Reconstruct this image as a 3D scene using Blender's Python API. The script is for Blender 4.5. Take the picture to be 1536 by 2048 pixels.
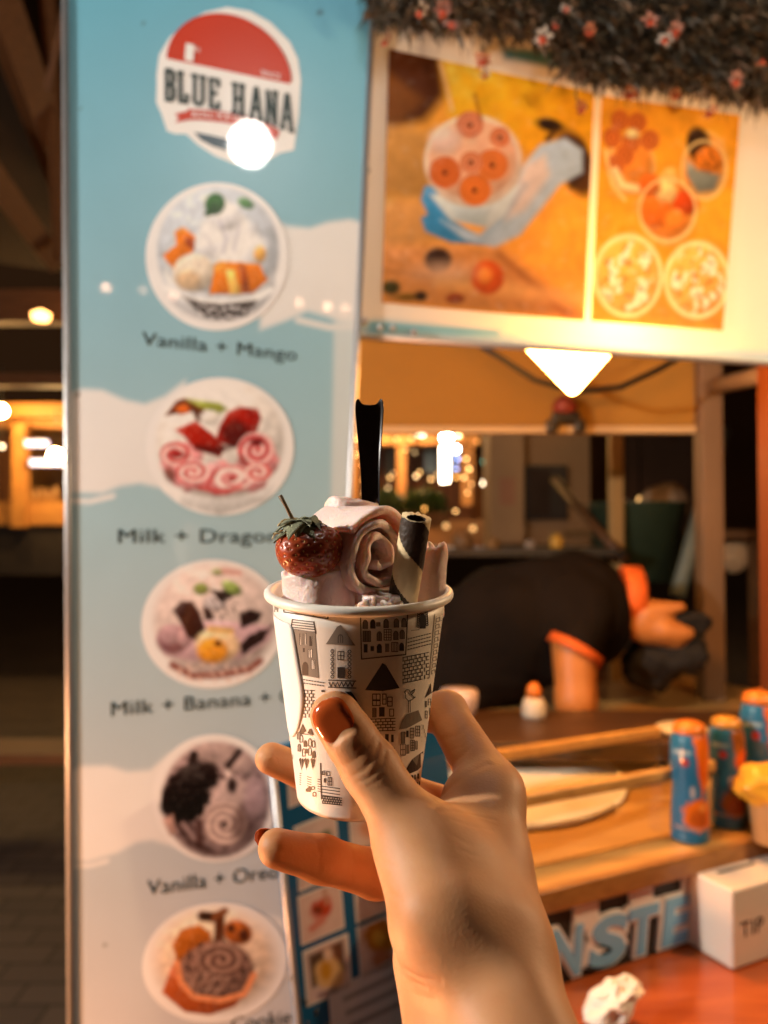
import bpy, bmesh, math, random
import numpy as np
from mathutils import Vector, Matrix, noise as mnoise

random.seed(7); np.random.seed(7)
for o in list(bpy.data.objects): bpy.data.objects.remove(o, do_unlink=True)
scene = bpy.context.scene
COL = scene.collection

# ------------------------------------------------------------------ camera
CAM_H = 1.45                      # eye height above the pavement
FPX = 1541.0                      # focal length in pixels of a 1536 x 2048 frame
TILT = math.atan(36/FPX)
cam_d = bpy.data.cameras.new('camera'); cam = bpy.data.objects.new('camera', cam_d); COL.objects.link(cam)
cam.location = (0, 0, CAM_H); cam.rotation_euler = (math.pi/2 + TILT, 0, 0)
cam_d.sensor_fit = 'VERTICAL'; cam_d.sensor_height = 24; cam_d.lens = 24*FPX/2048
cam_d.clip_start = 0.01; cam_d.clip_end = 200
cam_d.dof.use_dof = True; cam_d.dof.focus_distance = 0.312; cam_d.dof.aperture_fstop = cam_d.lens/3.8
scene.camera = cam

# ------------------------------------------------------------------ world: night, only a trace of warm town glow
world = bpy.data.worlds.new('World'); scene.world = world; world.use_nodes = True
wn = world.node_tree.nodes; bg = wn['Background']
bg.inputs[0].default_value = (0.058, 0.025, 0.010, 1); bg.inputs[1].default_value = 0.35

scene.view_settings.view_transform = 'Standard'; scene.view_settings.look = 'None'
scene.view_settings.exposure = 0.0; scene.view_settings.gamma = 1.0
scene.view_settings.use_curve_mapping = False

# strengths of the lamps (each is given to its lamp's bulb further down)
L_GLOBE = 82.0      # white globe street lamp behind the photographer
L_KEY   = 4700.0     # unseen bare bulb to the left, inferred from cast shadows
L_CONE  = 90.0      # cone lamp hanging in the hatch
L_RIGHT = 800.0      # added unseen bulb at the right, for the counter letters and hand rim
L_LANT  = 430.0       # added unseen warm bulb low on the left, tinting the sign peach

# ------------------------------------------------------------------ geometry helpers
CT, ST = math.cos(TILT), math.sin(TILT)
def ray(px, py):
    a = (np.asarray(px, float)-768)/FPX; b = (1024-np.asarray(py, float))/FPX
    return np.stack([a+0*b, CT - b*ST, ST + b*CT], -1)
def W(px, py, d):
    """world point seen at this place of the frame, d metres in front of the camera"""
    return ray(px, py)*np.asarray(d)[..., None] + np.array([0, 0, CAM_H])
def to_px(P):
    P = np.asarray(P, float) - np.array([0, 0, CAM_H])
    d = P[..., 1]*CT + P[..., 2]*ST; up = -P[..., 1]*ST + P[..., 2]*CT
    return 768 + FPX*P[..., 0]/d, 1024 - FPX*up/d
class Plane:
    def __init__(s, p, u, v=(0, 0, 1)):
        s.p = np.array(p, float); s.u = np.array(u, float)/np.linalg.norm(u); s.v = np.array(v, float)/np.linalg.norm(v)
        s.n = np.cross(s.u, s.v)                       # towards the viewer
    def at(s, px, py, off=0.0):
        r = ray(px, py); c = np.array([0, 0, CAM_H])
        q = s.p + s.n*off
        t = ((q-c)@s.n)/(r@s.n)
        return c + r*t[..., None]
    def st(s, px, py):
        P = s.at(px, py) - s.p
        return P@s.u, P@s.v
    def pt(s, a, b, off=0.0):
        return s.p + np.multiply.outer(a, s.u) + np.multiply.outer(b, s.v) + s.n*off
def hz(px, py, z):
    """point of the horizontal plane at height z (above the camera) seen at px, py"""
    r = ray(px, py); t = z/r[..., 2]
    return np.array([0, 0, CAM_H]) + r*t[..., None]

def mesh_obj(name, V, F, mats, parent=None, smooth=False, mi=None, loc=None):
    me = bpy.data.meshes.new(name)
    V = np.asarray(V, float)
    if loc is not None: V = V - np.asarray(loc)
    me.from_pydata([tuple(v) for v in V], [], [tuple(int(i) for i in f) for f in F])
    for m in (mats if isinstance(mats, (list, tuple)) else [mats]): me.materials.append(m)
    if mi is not None: me.polygons.foreach_set('material_index', np.asarray(mi, np.int32))
    if smooth: me.polygons.foreach_set('use_smooth', [True]*len(me.polygons))
    me.update()
    o = bpy.data.objects.new(name, me); COL.objects.link(o)
    if loc is not None: o.location = loc
    if parent is not None: adopt(o, parent)
    return o
def adopt(o, parent):
    o.parent = parent
    o.matrix_parent_inverse = parent_world(parent).inverted()
def parent_world(p):
    m = Matrix.LocRotScale(p.location, p.rotation_euler, p.scale)
    if p.parent: m = parent_world(p.parent) @ p.matrix_parent_inverse @ m
    return m
def thing(name, label, cat, loc=(0, 0, 0), group=None):
    o = bpy.data.objects.new(name, None); COL.objects.link(o); o.location = loc; o.empty_display_size = .03
    return tag(o, label, cat, group)
def tag(o, label, cat, group=None, kind=None):
    o['label'] = label
    if cat: o['category'] = cat
    if group: o['group'] = group
    if kind: o['kind'] = kind
    return o
def structure(o): o['kind'] = 'structure'; return o

class MB:
    def __init__(s): s.V = []; s.F = []; s.M = []
    def add(s, V, F, m=0):
        n = len(s.V); s.V += [tuple(map(float, v)) for v in V]; s.F += [tuple(i+n for i in f) for f in F]; s.M += [m]*len(F); return s
    def box(s, o, a, b, c, m=0):
        """box from corner o with edge vectors a, b, c"""
        o, a, b, c = map(np.array, (o, a, b, c))
        V = [o, o+a, o+a+b, o+b, o+c, o+a+c, o+a+b+c, o+b+c]
        F = [(0, 3, 2, 1), (4, 5, 6, 7), (0, 1, 5, 4), (1, 2, 6, 5), (2, 3, 7, 6), (3, 0, 4, 7)]
        if np.dot(np.cross(a, b), c) < 0: F = [f[::-1] for f in F]
        return s.add(V, F, m)
    def cbox(s, c, u, v, w, m=0):
        u, v, w = map(np.array, (u, v, w)); return s.box(np.array(c)-u/2-v/2-w/2, u, v, w, m)
    def tube(s, pts, r, n=10, m=0, cap=True):
        pts = np.asarray(pts, float); k = len(pts); r = np.broadcast_to(r, (k,))
        T = np.gradient(pts, axis=0); T /= np.linalg.norm(T, axis=1)[:, None]+1e-12
        ref = np.array([0, 0, 1.]) if abs(T[0, 2]) < .9 else np.array([1., 0, 0])
        V = []; x = np.cross(ref, T[0]); x /= np.linalg.norm(x)
        for i in range(k):
            x = x - T[i]*(x@T[i]); x /= np.linalg.norm(x); y = np.cross(T[i], x)
            for j in range(n):
                a = 2*math.pi*j/n; V.append(pts[i] + r[i]*(x*math.cos(a)+y*math.sin(a)))
        F = [(i*n+j, i*n+(j+1) % n, (i+1)*n+(j+1) % n, (i+1)*n+j) for i in range(k-1) for j in range(n)]
        if cap: F += [tuple(range(n-1, -1, -1)), tuple((k-1)*n+j for j in range(n))]
        return s.add(V, F, m)
    def lathe(s, prof, o=(0, 0, 0), n=32, m=0, ax=None):
        """profile (r, h) turned about axis through o"""
        o = np.array(o, float); A = np.array([0, 0, 1.]) if ax is None else np.array(ax, float)/np.linalg.norm(ax)
        x = np.cross(A, [0, 1, 0]); x /= np.linalg.norm(x); y = np.cross(A, x)
        V = []; k = len(prof)
        for (r, h) in prof:
            for j in range(n):
                a = 2*math.pi*j/n; V.append(o + A*h + r*(x*math.cos(a)+y*math.sin(a)))
        F = [(i*n+j, i*n+(j+1) % n, (i+1)*n+(j+1) % n, (i+1)*n+j) for i in range(k-1) for j in range(n)]
        F.append(tuple(range(n-1, -1, -1))); F.append(tuple((k-1)*n+j for j in range(n)))
        return s.add(V, F, m)
    def build(s, name, mats, parent=None, smooth=False, bevel=0, seg=2, loc=None):
        o = mesh_obj(name, s.V, s.F, mats, parent, smooth, s.M, loc)
        if bevel:
            md = o.modifiers.new('bevel', 'BEVEL'); md.width = bevel; md.segments = seg; md.limit_method = 'ANGLE'
            o.data.polygons.foreach_set('use_smooth', [True]*len(o.data.polygons))
            md2 = o.modifiers.new('wn', 'WEIGHTED_NORMAL'); md2.keep_sharp = True
        return o

# ------------------------------------------------------------------ materials
def lin(c):
    c = np.asarray(c, float)/255.0
    return np.where(c <= .04045, c/12.92, ((c+.055)/1.055)**2.4)
def srgb(r, g, b, k=1.0): return tuple(np.minimum(lin((r, g, b))*k, .9))
def mat(name, col, rough=.5, metal=0, coat=0, var=.12, vscale=8, bump=0, bscale=60, emit=None, estr=0, sss=0, sssr=(.01, .004, .002), ior=1.45, trans=0):
    m = bpy.data.materials.new(name); m.use_nodes = True; nt = m.node_tree; N = nt.nodes; L = nt.links
    b = N['Principled BSDF']; col = tuple(col)[:3]
    b.inputs['Roughness'].default_value = rough; b.inputs['Metallic'].default_value = metal; b.inputs['IOR'].default_value = ior
    b.inputs['Coat Weight'].default_value = coat; b.inputs['Coat Roughness'].default_value = .04
    b.inputs['Transmission Weight'].default_value = trans
    if sss:
        b.inputs['Subsurface Weight'].default_value = sss; b.inputs['Subsurface Radius'].default_value = sssr; b.inputs['Subsurface Scale'].default_value = 1.0
    b.inputs['Base Color'].default_value = (*col, 1)
    tc = N.new('ShaderNodeTexCoord')
    if var:
        nz = N.new('ShaderNodeTexNoise'); nz.inputs['Scale'].default_value = vscale; nz.inputs['Detail'].default_value = 6
        L.new(tc.outputs['Object'], nz.inputs['Vector'])
        mx = N.new('ShaderNodeMix'); mx.data_type = 'RGBA'
        mx.inputs[6].default_value = (*[max(0, c*(1-var*1.6)) for c in col], 1); mx.inputs[7].default_value = (*[min(1, c*(1+var)) for c in col], 1)
        L.new(nz.outputs['Fac'], mx.inputs[0]); L.new(mx.outputs[2], b.inputs['Base Color'])
    if bump:
        n2 = N.new('ShaderNodeTexNoise'); n2.inputs['Scale'].default_value = bscale; n2.inputs['Detail'].default_value = 5
        L.new(tc.outputs['Object'], n2.inputs['Vector'])
        bp = N.new('ShaderNodeBump'); bp.inputs['Strength'].default_value = min(1, bump); bp.inputs['Distance'].default_value = .002
        L.new(n2.outputs['Fac'], bp.inputs['Height']); L.new(bp.outputs['Normal'], b.inputs['Normal'])
    if emit is not None:
        b.inputs['Emission Color'].default_value = (*emit, 1); b.inputs['Emission Strength'].default_value = estr
    return m
def wood(name, c1, c2, rough=.4, coat=0, scale=(3, 40, 40), bump=.15):
    m = mat(name, c1, rough, coat=coat, var=0); nt = m.node_tree; N = nt.nodes; L = nt.links; b = N['Principled BSDF']
    tc = N.new('ShaderNodeTexCoord'); mp = N.new('ShaderNodeMapping'); mp.inputs['Scale'].default_value = scale
    nz = N.new('ShaderNodeTexNoise'); nz.inputs['Scale'].default_value = 1.6; nz.inputs['Detail'].default_value = 8; nz.inputs['Distortion'].default_value = .8
    L.new(tc.outputs['Object'], mp.inputs[0]); L.new(mp.outputs[0], nz.inputs['Vector'])
    cr = N.new('ShaderNodeValToRGB'); cr.color_ramp.elements[0].position = .32; cr.color_ramp.elements[1].position = .68
    cr.color_ramp.elements[0].color = (*c2, 1); cr.color_ramp.elements[1].color = (*c1, 1)
    L.new(nz.outputs['Fac'], cr.inputs[0]); L.new(cr.outputs[0], b.inputs['Base Color'])
    bp = N.new('ShaderNodeBump'); bp.inputs['Strength'].default_value = bump; bp.inputs['Distance'].default_value = .001
    L.new(nz.outputs['Fac'], bp.inputs['Height']); L.new(bp.outputs['Normal'], b.inputs['Normal'])
    return m
def emissive(name, col, s):
    return mat(name, (.8, .8, .8), .4, var=0, emit=col, estr=s)
def printed(name, rough=.3, coat=.0, translucent=0, coat_rough=.03):
    """flat print: the colours sit on the sheet's own vertices"""
    m = mat(name, (.8, .8, .8), rough, coat=coat, var=0); nt = m.node_tree; N = nt.nodes; L = nt.links; b = N['Principled BSDF']
    b.inputs['Coat Roughness'].default_value = coat_rough
    a = N.new('ShaderNodeVertexColor'); a.layer_name = 'ink'
    L.new(a.outputs['Color'], b.inputs['Base Color'])
    if translucent:
        t = N.new('ShaderNodeBsdfTranslucent'); L.new(a.outputs['Color'], t.inputs['Color'])
        mx = N.new('ShaderNodeMixShader'); mx.inputs[0].default_value = translucent
        L.new(b.outputs[0], mx.inputs[1]); L.new(t.outputs[0], mx.inputs[2]); L.new(mx.outputs[0], N['Material Output'].inputs[0])
    return m

# ------------------------------------------------------------------ a small painter for flat print
def sdpoly(x, y, P):
    P = np.asarray(P, float); d = np.full(x.shape, 1e18); s = np.ones(x.shape); n = len(P); j = n-1
    for i in range(n):
        ex, ey = P[j]-P[i]; wx = x-P[i, 0]; wy = y-P[i, 1]
        t = np.clip((wx*ex+wy*ey)/(ex*ex+ey*ey+1e-12), 0, 1); bx = wx-ex*t; by = wy-ey*t
        d = np.minimum(d, bx*bx+by*by)
        c1 = y >= P[i, 1]; c2 = y < P[j, 1]; c3 = ex*wy > ey*wx
        s = np.where((c1 & c2 & c3) | (~c1 & ~c2 & ~c3), -s, s); j = i
    return s*np.sqrt(d)
def fbm(x, y, sc, seed=0):
    v = np.zeros(x.shape); rs = np.random.RandomState(seed); a = 1.0
    for k in range(5):
        for q in range(3):
            th = rs.rand()*6.28; ph = rs.rand()*6.28; f = 2**k/sc*(.7+.6*rs.rand())*6.28
            v += a*np.sin((x*math.cos(th)+y*math.sin(th))*f+ph + 1.3*np.sin((x*math.sin(th)-y*math.cos(th))*f*.6+ph*2))/3
        a *= .55
    return v
class Ink:
    def __init__(s, x, y, base):
        s.x, s.y = x, y; s.c = np.empty(x.shape+(3,)); s.c[:] = srgb(*base); s.sh = 0.0
    def lay(s, d, col, soft=2, a=1.0, g=None):
        w = np.clip(.5-d/max(soft, 1e-6), 0, 1)*a; c = np.array(srgb(*col))
        if s.sh and g is not None:           # printed photographs: the pictured food has its own modelling
            k = np.clip(1-s.sh*g+s.sh*.22*fbm(s.x, s.y, 44, int(sum(col))), .3, 1.5)
            c = np.clip(c*k[..., None]+np.clip(k-1.18, 0, 1)[..., None]*.5, 0, .85)
        s.c += (c-s.c)*w[..., None]; return s
    def ell(s, cx, cy, rx, ry, col, soft=3, rot=0, a=1.0, wob=0, seed=0):
        t = math.radians(rot); X = (s.x-cx)*math.cos(t)+(s.y-cy)*math.sin(t); Y = -(s.x-cx)*math.sin(t)+(s.y-cy)*math.cos(t)
        k = np.sqrt((X/rx)**2+(Y/ry)**2); d = (k-1)*min(rx, ry)
        if wob: d = d + wob*fbm(s.x, s.y, 40, seed)
        return s.lay(d, col, soft, a, np.clip((s.x-cx)/rx*.35+(s.y-cy)/ry*.8+.35*np.clip(k, 0, 1)**3, -1.2, 1.4))
    def ring(s, cx, cy, rx, ry, w, col, soft=3, a=1.0, rot=0):
        t = math.radians(rot); X = (s.x-cx)*math.cos(t)+(s.y-cy)*math.sin(t); Y = -(s.x-cx)*math.sin(t)+(s.y-cy)*math.cos(t)
        d = np.abs((np.sqrt((X/rx)**2+(Y/ry)**2)-1)*min(rx, ry))-w; return s.lay(d, col, soft, a)
    def poly(s, P, col, soft=3, a=1.0, wob=0, seed=0):
        d = sdpoly(s.x, s.y, P)
        if wob: d = d + wob*fbm(s.x, s.y, 40, seed)
        Q = np.asarray(P, float); m0, m1 = Q.min(0), Q.max(0)
        return s.lay(d, col, soft, a, np.clip(((s.x-m0[0])/(m1[0]-m0[0])*2-1)*.4+((s.y-m0[1])/(m1[1]-m0[1])*2-1)*.7, -1.2, 1.2))
    def line(s, P, w, col, soft=2, a=1.0):
        d = np.full(s.x.shape, 1e9)
        for (x0, y0), (x1, y1) in zip(P[:-1], P[1:]):
            ex, ey = x1-x0, y1-y0; t = np.clip(((s.x-x0)*ex+(s.y-y0)*ey)/(ex*ex+ey*ey+1e-9), 0, 1)
            d = np.minimum(d, np.hypot(s.x-x0-ex*t, s.y-y0-ey*t))
        return s.lay(d-w, col, soft, a)
    def mottle(s, sc, amt, seed=0, col=None, thr=.2, soft=.3, box=None):
        v = fbm(s.x, s.y, sc, seed)
        if col is None: s.c *= (1+amt*v)[..., None]
        else:
            w = np.clip((v-thr)/soft, 0, 1)*amt
            if box is not None: w = w*np.clip(.5-(np.sqrt(((s.x-box[0])/box[2])**2+((s.y-box[1])/box[3])**2)-1)*4, 0, 1)
            s.c += (np.array(srgb(*col))-s.c)*w[..., None]
        return s
    def spiral(s, cx, cy, rx, ry, turns, c1, c2, a=1.0, ph=0):
        X = (s.x-cx)/rx; Y = (s.y-cy)/ry; r = np.hypot(X, Y); th = np.arctan2(Y, X)
        v = .5+.5*np.sin(2*math.pi*(r*turns)+th+ph); w = np.clip((1-r)*8, 0, 1)*a
        col = np.array(srgb(*c1))+(np.array(srgb(*c2))-np.array(srgb(*c1)))*v[..., None]
        s.c += (col-s.c)*w[..., None]; return s

def print_grid(name, plane, a0, a1, b0, b1, step, m, parent, paint, off, keep=None):
    """sheet spanning [a0,a1] x [b0,b1] of the plane; paint(ink) colours it"""
    na = max(2, int((a1-a0)/step)+1); nb = max(2, int((b1-b0)/step)+1)
    A, B = np.meshgrid(np.linspace(a0, a1, na), np.linspace(b0, b1, nb), indexing='ij')
    P = plane.p + A[..., None]*plane.u + B[..., None]*plane.v + plane.n*off
    x, y = to_px(P)
    idx = np.arange(na*nb).reshape(na, nb)
    F = np.stack([idx[:-1, :-1], idx[1:, :-1], idx[1:, 1:], idx[:-1, 1:]], -1).reshape(-1, 4)
    x, y, P = x.ravel(), y.ravel(), P.reshape(-1, 3)
    if keep is not None:
        k = keep(x, y); F = F[k[F].all(1)]
        used = np.unique(F); mp = -np.ones(len(P), int); mp[used] = np.arange(len(used)); F = mp[F]; P = P[used]; x = x[used]; y = y[used]
    ink = paint(x, y)
    o = mesh_obj(name, P, F, m, parent)
    ca = o.data.color_attributes.new('ink', 'FLOAT_COLOR', 'POINT')
    ca.data.foreach_set('color', np.concatenate([np.clip(ink.c, .003, .9), np.ones((len(P), 1))], 1).astype(np.float32).ravel())
    return o
def px_bounds(plane, pts):
    s, t = plane.st(*np.array(pts, float).T); return s.min(), s.max(), t.min(), t.max()

def text_mesh(txt, extrude=0, offset=0, shear=0, space=1.0, bevel=0):
    cu = bpy.data.curves.new('t', 'FONT'); cu.body = txt; cu.extrude = extrude; cu.offset = offset; cu.shear = shear; cu.space_character = space
    cu.bevel_depth = bevel; cu.resolution_u = 4
    o = bpy.data.objects.new('t', cu); COL.objects.link(o); dg = bpy.context.evaluated_depsgraph_get()
    me = bpy.data.meshes.new_from_object(o.evaluated_get(dg))
    V = np.array([v.co[:] for v in me.vertices]); F = [tuple(p.vertices) for p in me.polygons]
    bpy.data.objects.remove(o); bpy.data.curves.remove(cu); bpy.data.meshes.remove(me)
    return V, F
def put_text(name, txt, plane, A, B, h, m, parent, off, offset=0.0, shear=0, narrow=None, bend=0, space=1.0):
    """flat lettering whose baseline runs from A to B (seen in the frame) on the plane; h = cap height in metres"""
    V, F = text_mesh(txt, offset=offset, shear=shear, space=space)
    x0, x1 = V[:, 0].min(), V[:, 0].max(); cap = .69
    a = np.array(plane.st(*A)); b = np.array(plane.st(*B)); d = b-a; Ln = np.linalg.norm(d); d /= Ln; e = np.array([-d[1], d[0]])
    X = (V[:, 0]-x0)/(x1-x0)*Ln; Y = V[:, 1]/cap*h
    if bend: Y = Y + bend*(X/Ln)*(1-X/Ln)*4
    q = a + X[:, None]*d + Y[:, None]*e
    P = plane.pt(q[:, 0], q[:, 1], off)
    return mesh_obj(name, P, F, m, parent)

# ------------------------------------------------------------------ signed distance modelling (bodies): surface nets
def rcone(P, a, b, ra, rb):
    a, b = np.array(a, np.float32), np.array(b, np.float32); ba = b-a; l2 = ba@ba; rr = ra-rb; a2 = l2-rr*rr; il2 = 1/l2
    pa = P-a; y = pa@ba; z = y-l2; q = pa*np.float32(l2)-y[..., None]*ba; x2 = (q*q).sum(-1); y2 = y*y*l2; z2 = z*z*l2
    k = np.sign(rr)*rr*rr*x2
    c1 = np.sign(z)*a2*z2 > k; c2 = np.sign(y)*a2*y2 < k
    return np.where(c1, np.sqrt(x2+z2)*il2-rb, np.where(c2, np.sqrt(x2+y2)*il2-ra, (np.sqrt(x2*a2*il2)+y*rr)*il2-ra)).astype(np.float32)
def smin(a, b, k):
    h = np.maximum(k-np.abs(a-b), 0)/k; return np.minimum(a, b)-h*h*k*.25
def surface_nets(f, lo, hi, h, nb=16):
    lo = np.array(lo, np.float32); n = (np.ceil((np.array(hi)-lo)/h/nb)*nb).astype(int)+1
    F = np.full(n, 1.0, np.float32); B = (n-1)//nb
    cc = np.stack(np.meshgrid(*[(np.arange(b)+.5)*nb*h for b in B], indexing='ij'), -1).astype(np.float32)+lo
    v = f(cc.reshape(-1, 3)).reshape(B); rad = nb*h*.5*1.8+h*2
    loc = np.stack(np.meshgrid(*[np.arange(nb+1)]*3, indexing='ij'), -1).astype(np.float32)*h
    for i, j, k in np.ndindex(*B):
        sl = (slice(i*nb, (i+1)*nb+1), slice(j*nb, (j+1)*nb+1), slice(k*nb, (k+1)*nb+1))
        if abs(v[i, j, k]) > rad:
            F[sl] = np.where(np.abs(F[sl]) < .9, F[sl], 1.0 if v[i, j, k] > 0 else -1.0)
        else:
            o = lo+np.array([i, j, k], np.float32)*nb*h
            F[sl] = f((loc+o).reshape(-1, 3)).reshape(loc.shape[:3])
    s = F < 0
    cnt = sum(s[i:n[0]-1+i, j:n[1]-1+j, k:n[2]-1+k].astype(np.int8) for i in (0, 1) for j in (0, 1) for k in (0, 1))
    act = np.argwhere((cnt > 0) & (cnt < 8)); idx = -np.ones(n-1, np.int64); idx[tuple(act.T)] = np.arange(len(act))
    cor = [(i, j, k) for i in (0, 1) for j in (0, 1) for k in (0, 1)]
    val = np.stack([F[act[:, 0]+c[0], act[:, 1]+c[1], act[:, 2]+c[2]] for c in cor], 1)
    pos = np.zeros((len(act), 3)); num = np.zeros(len(act))
    for a in range(8):
        for b in range(a+1, 8):
            ca, cb = np.array(cor[a]), np.array(cor[b])
            if np.abs(ca-cb).sum() != 1: continue
            va, vb = val[:, a], val[:, b]; x = (va < 0) != (vb < 0); t = np.where(x, va/np.where(x, va-vb, 1), 0)
            pos += np.where(x[:, None], ca+(cb-ca)*t[:, None], 0); num += x
    V = lo + (act+pos/num[:, None])*h
    Q = []
    for ax in range(3):
        b_, c_ = (ax+1) % 3, (ax+2) % 3
        sa = [slice(None)]*3; sb = [slice(None)]*3
        sa[ax] = slice(0, n[ax]-1); sb[ax] = slice(1, n[ax])
        x = np.argwhere(s[tuple(sa)] != s[tuple(sb)])
        x = x[(x[:, b_] > 0) & (x[:, c_] > 0) & (x[:, b_] < n[b_]-1) & (x[:, c_] < n[c_]-1)]
        eb = np.zeros(3, int); eb[b_] = 1; ec = np.zeros(3, int); ec[c_] = 1
        q = np.stack([idx[tuple((x-eb-ec).T)], idx[tuple((x-ec).T)], idx[tuple(x.T)], idx[tuple((x-eb).T)]], 1)
        inside = s[tuple(x.T)]
        q[~inside] = q[~inside][:, ::-1]
        Q.append(q)
    Q = np.concatenate(Q); Q = Q[(Q >= 0).all(1)]
    return V, Q
def fast_mesh(name, V, Q, mats, parent=None, smooth=True):
    me = bpy.data.meshes.new(name); k = Q.shape[1]
    me.vertices.add(len(V)); me.vertices.foreach_set('co', np.asarray(V, np.float32).ravel())
    me.loops.add(Q.size); me.loops.foreach_set('vertex_index', Q.astype(np.int32).ravel())
    me.polygons.add(len(Q)); me.polygons.foreach_set('loop_start', np.arange(0, Q.size, k, dtype=np.int32)); me.polygons.foreach_set('loop_total', np.full(len(Q), k, np.int32))
    me.update(calc_edges=True); me.validate()
    if smooth: me.polygons.foreach_set('use_smooth', [True]*len(me.polygons))
    for m in (mats if isinstance(mats, (list, tuple)) else [mats]): me.materials.append(m)
    o = bpy.data.objects.new(name, me); COL.objects.link(o)
    if parent is not None: adopt(o, parent)
    return o
def vnormals(V, Q):
    n = np.cross(V[Q[:, 2]]-V[Q[:, 0]], V[Q[:, 3]]-V[Q[:, 1]]); N = np.zeros_like(V)
    for k in range(4): np.add.at(N, Q[:, k], n)
    return N/(np.linalg.norm(N, axis=1)[:, None]+1e-12)
def relax(V, Q, it=2, lam=.5):
    for _ in range(it):
        S = np.zeros_like(V); C = np.zeros(len(V))
        for k in range(4):
            np.add.at(S, Q[:, k], V[Q[:, (k+1) % 4]]); np.add.at(C, Q[:, k], 1)
            np.add.at(S, Q[:, k], V[Q[:, (k+3) % 4]]); np.add.at(C, Q[:, k], 1)
        V = V+lam*(S/C[:, None]-V)
    return V
def subdivide(V, Q):
    E = np.concatenate([Q[:, [k, (k+1) % 4]] for k in range(4)]); Es = np.sort(E, 1)
    key = Es[:, 0].astype(np.int64)*len(V)+Es[:, 1]; u, inv = np.unique(key, return_inverse=True)
    em = .5*(V[u//len(V)]+V[u % len(V)]); fc = V[Q].mean(1)
    n = len(Q); nv = len(V); e = [inv[k*n:(k+1)*n]+nv for k in range(4)]; c = np.arange(n)+nv+len(u)
    V2 = np.concatenate([V, em, fc])
    Q2 = np.concatenate([np.stack([Q[:, k], e[k], c, e[(k+3) % 4]], 1) for k in range(4)])
    return V2, Q2

# ================================================================== THE SETTING
m_ground = mat('pavement_stone', (.07, .055, .045), .7, var=.35, vscale=3, bump=.5, bscale=30)
N = m_ground.node_tree.nodes; L = m_ground.node_tree.links
bk = N.new('ShaderNodeTexBrick'); bk.inputs['Scale'].default_value = 2.2; bk.inputs['Mortar Size'].default_value = .012
bk.inputs['Color1'].default_value = (.085, .065, .05, 1); bk.inputs['Color2'].default_value = (.055, .043, .036, 1); bk.inputs['Mortar'].default_value = (.02, .016, .014, 1)
tc = N.new('ShaderNodeTexCoord'); L.new(tc.outputs['Object'], bk.inputs['Vector']); L.new(bk.outputs['Color'], N['Principled BSDF'].inputs['Base Color'])
structure(mesh_obj('pavement', [(-40, -15, 0), (40, -15, 0), (40, 70, 0), (-40, 70, 0)], [(0, 1, 2, 3)], m_ground))

def Z(z): return CAM_H+z
FP = Plane((-.393, .95, CAM_H), (.957, .29, 0))                 # the sign wall: panel and menu board
CP = Plane((.2146, 1.027, Z(-.60)), (.9025, .431, 0))            # the counter's front face
UC, NC = CP.u, -CP.n                                             # along the counter, into the kiosk
up = np.array([0, 0, 1.])

# ------------------------------------------------------------------ common materials
m_white = mat('white_laminate', (.74, .72, .68), .35, var=.04)
m_black = mat('black_plastic', (.012, .011, .011), .35, var=.1)
m_alu = mat('aluminium_edge', (.40, .40, .41), .42, metal=.7, var=.08)
m_steel = mat('brushed_steel', (.62, .6, .56), .28, metal=1, var=.08, vscale=30)
m_dark = mat('dark_painted_metal', (.03, .024, .02), .5, var=.2)
m_cream = mat('ochre_fabric', (.29, .145, .022), .85, var=.14, vscale=2.5, bump=.3, bscale=120)
m_oak = wood('golden_wood', (.60, .34, .105), (.44, .23, .065), .35, coat=.2)
m_redwood = wood('orange_red_wood', (.46, .105, .022), (.33, .06, .012), .3, coat=.35, scale=(4, 26, 26))
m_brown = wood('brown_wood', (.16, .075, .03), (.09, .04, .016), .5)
m_glass = mat('clear_glass', (.95, .97, .96), .02, var=0, trans=1, ior=1.45)
m_ink = mat('dark_green_ink', (.028, .05, .052), .5, var=.05)

# ================================================================== KIOSK
kiosk = thing('kiosk', 'ice cream kiosk with open serving hatch, golden wood counter and glass guard', 'kiosk', tuple(CP.pt(0, -.85)))
def cbox(name, a0, a1, n0, n1, z0, z1, m, parent=kiosk, bevel=.002):
    """box on the counter's axes: along the front, into the kiosk, height above the camera"""
    b = MB(); o = CP.p*np.array([1, 1, 0]) + UC*a0 + NC*n0 + up*Z(z0)
    b.box(o, UC*(a1-a0), NC*(n1-n0), up*(z1-z0))
    return b.build(name, m, parent, bevel=bevel)
ZS, ZT = -.60, -.462                                            # shelf top, counter top
cbox('front_face', -.17, 1.3, 0, .03, -1.44, ZT-.034, mat('blackboard_face', (.022, .023, .021), .5, var=.2))
cbox('counter_lip', -.17, 1.3, -.022, .16, ZT-.033, ZT-.001, wood('brown_lip_wood', (.42, .19, .05), (.30, .12, .03), .35, coat=.2), bevel=.004)
cbox('counter_top', -.17, 1.3, -.012, 1.0, ZT-.03, ZT, m_oak, bevel=.003)
cbox('serving_shelf', -.17, 1.1, -.19, -.001, ZS-.022, ZS, m_redwood, bevel=.003)
for k in range(12):                                              # white tiles of the chequered band
    a = -.17 + k*.0985
    b = MB(); b.box(CP.pt(a+.012, .060, .0), UC*.045, up*.046, CP.n*.006); b.build('tile', mat_tile if k else (mat_tile := mat('white_gloss_tile', (.78, .78, .78), .2, var=.03)), kiosk, bevel=.004)
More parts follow.
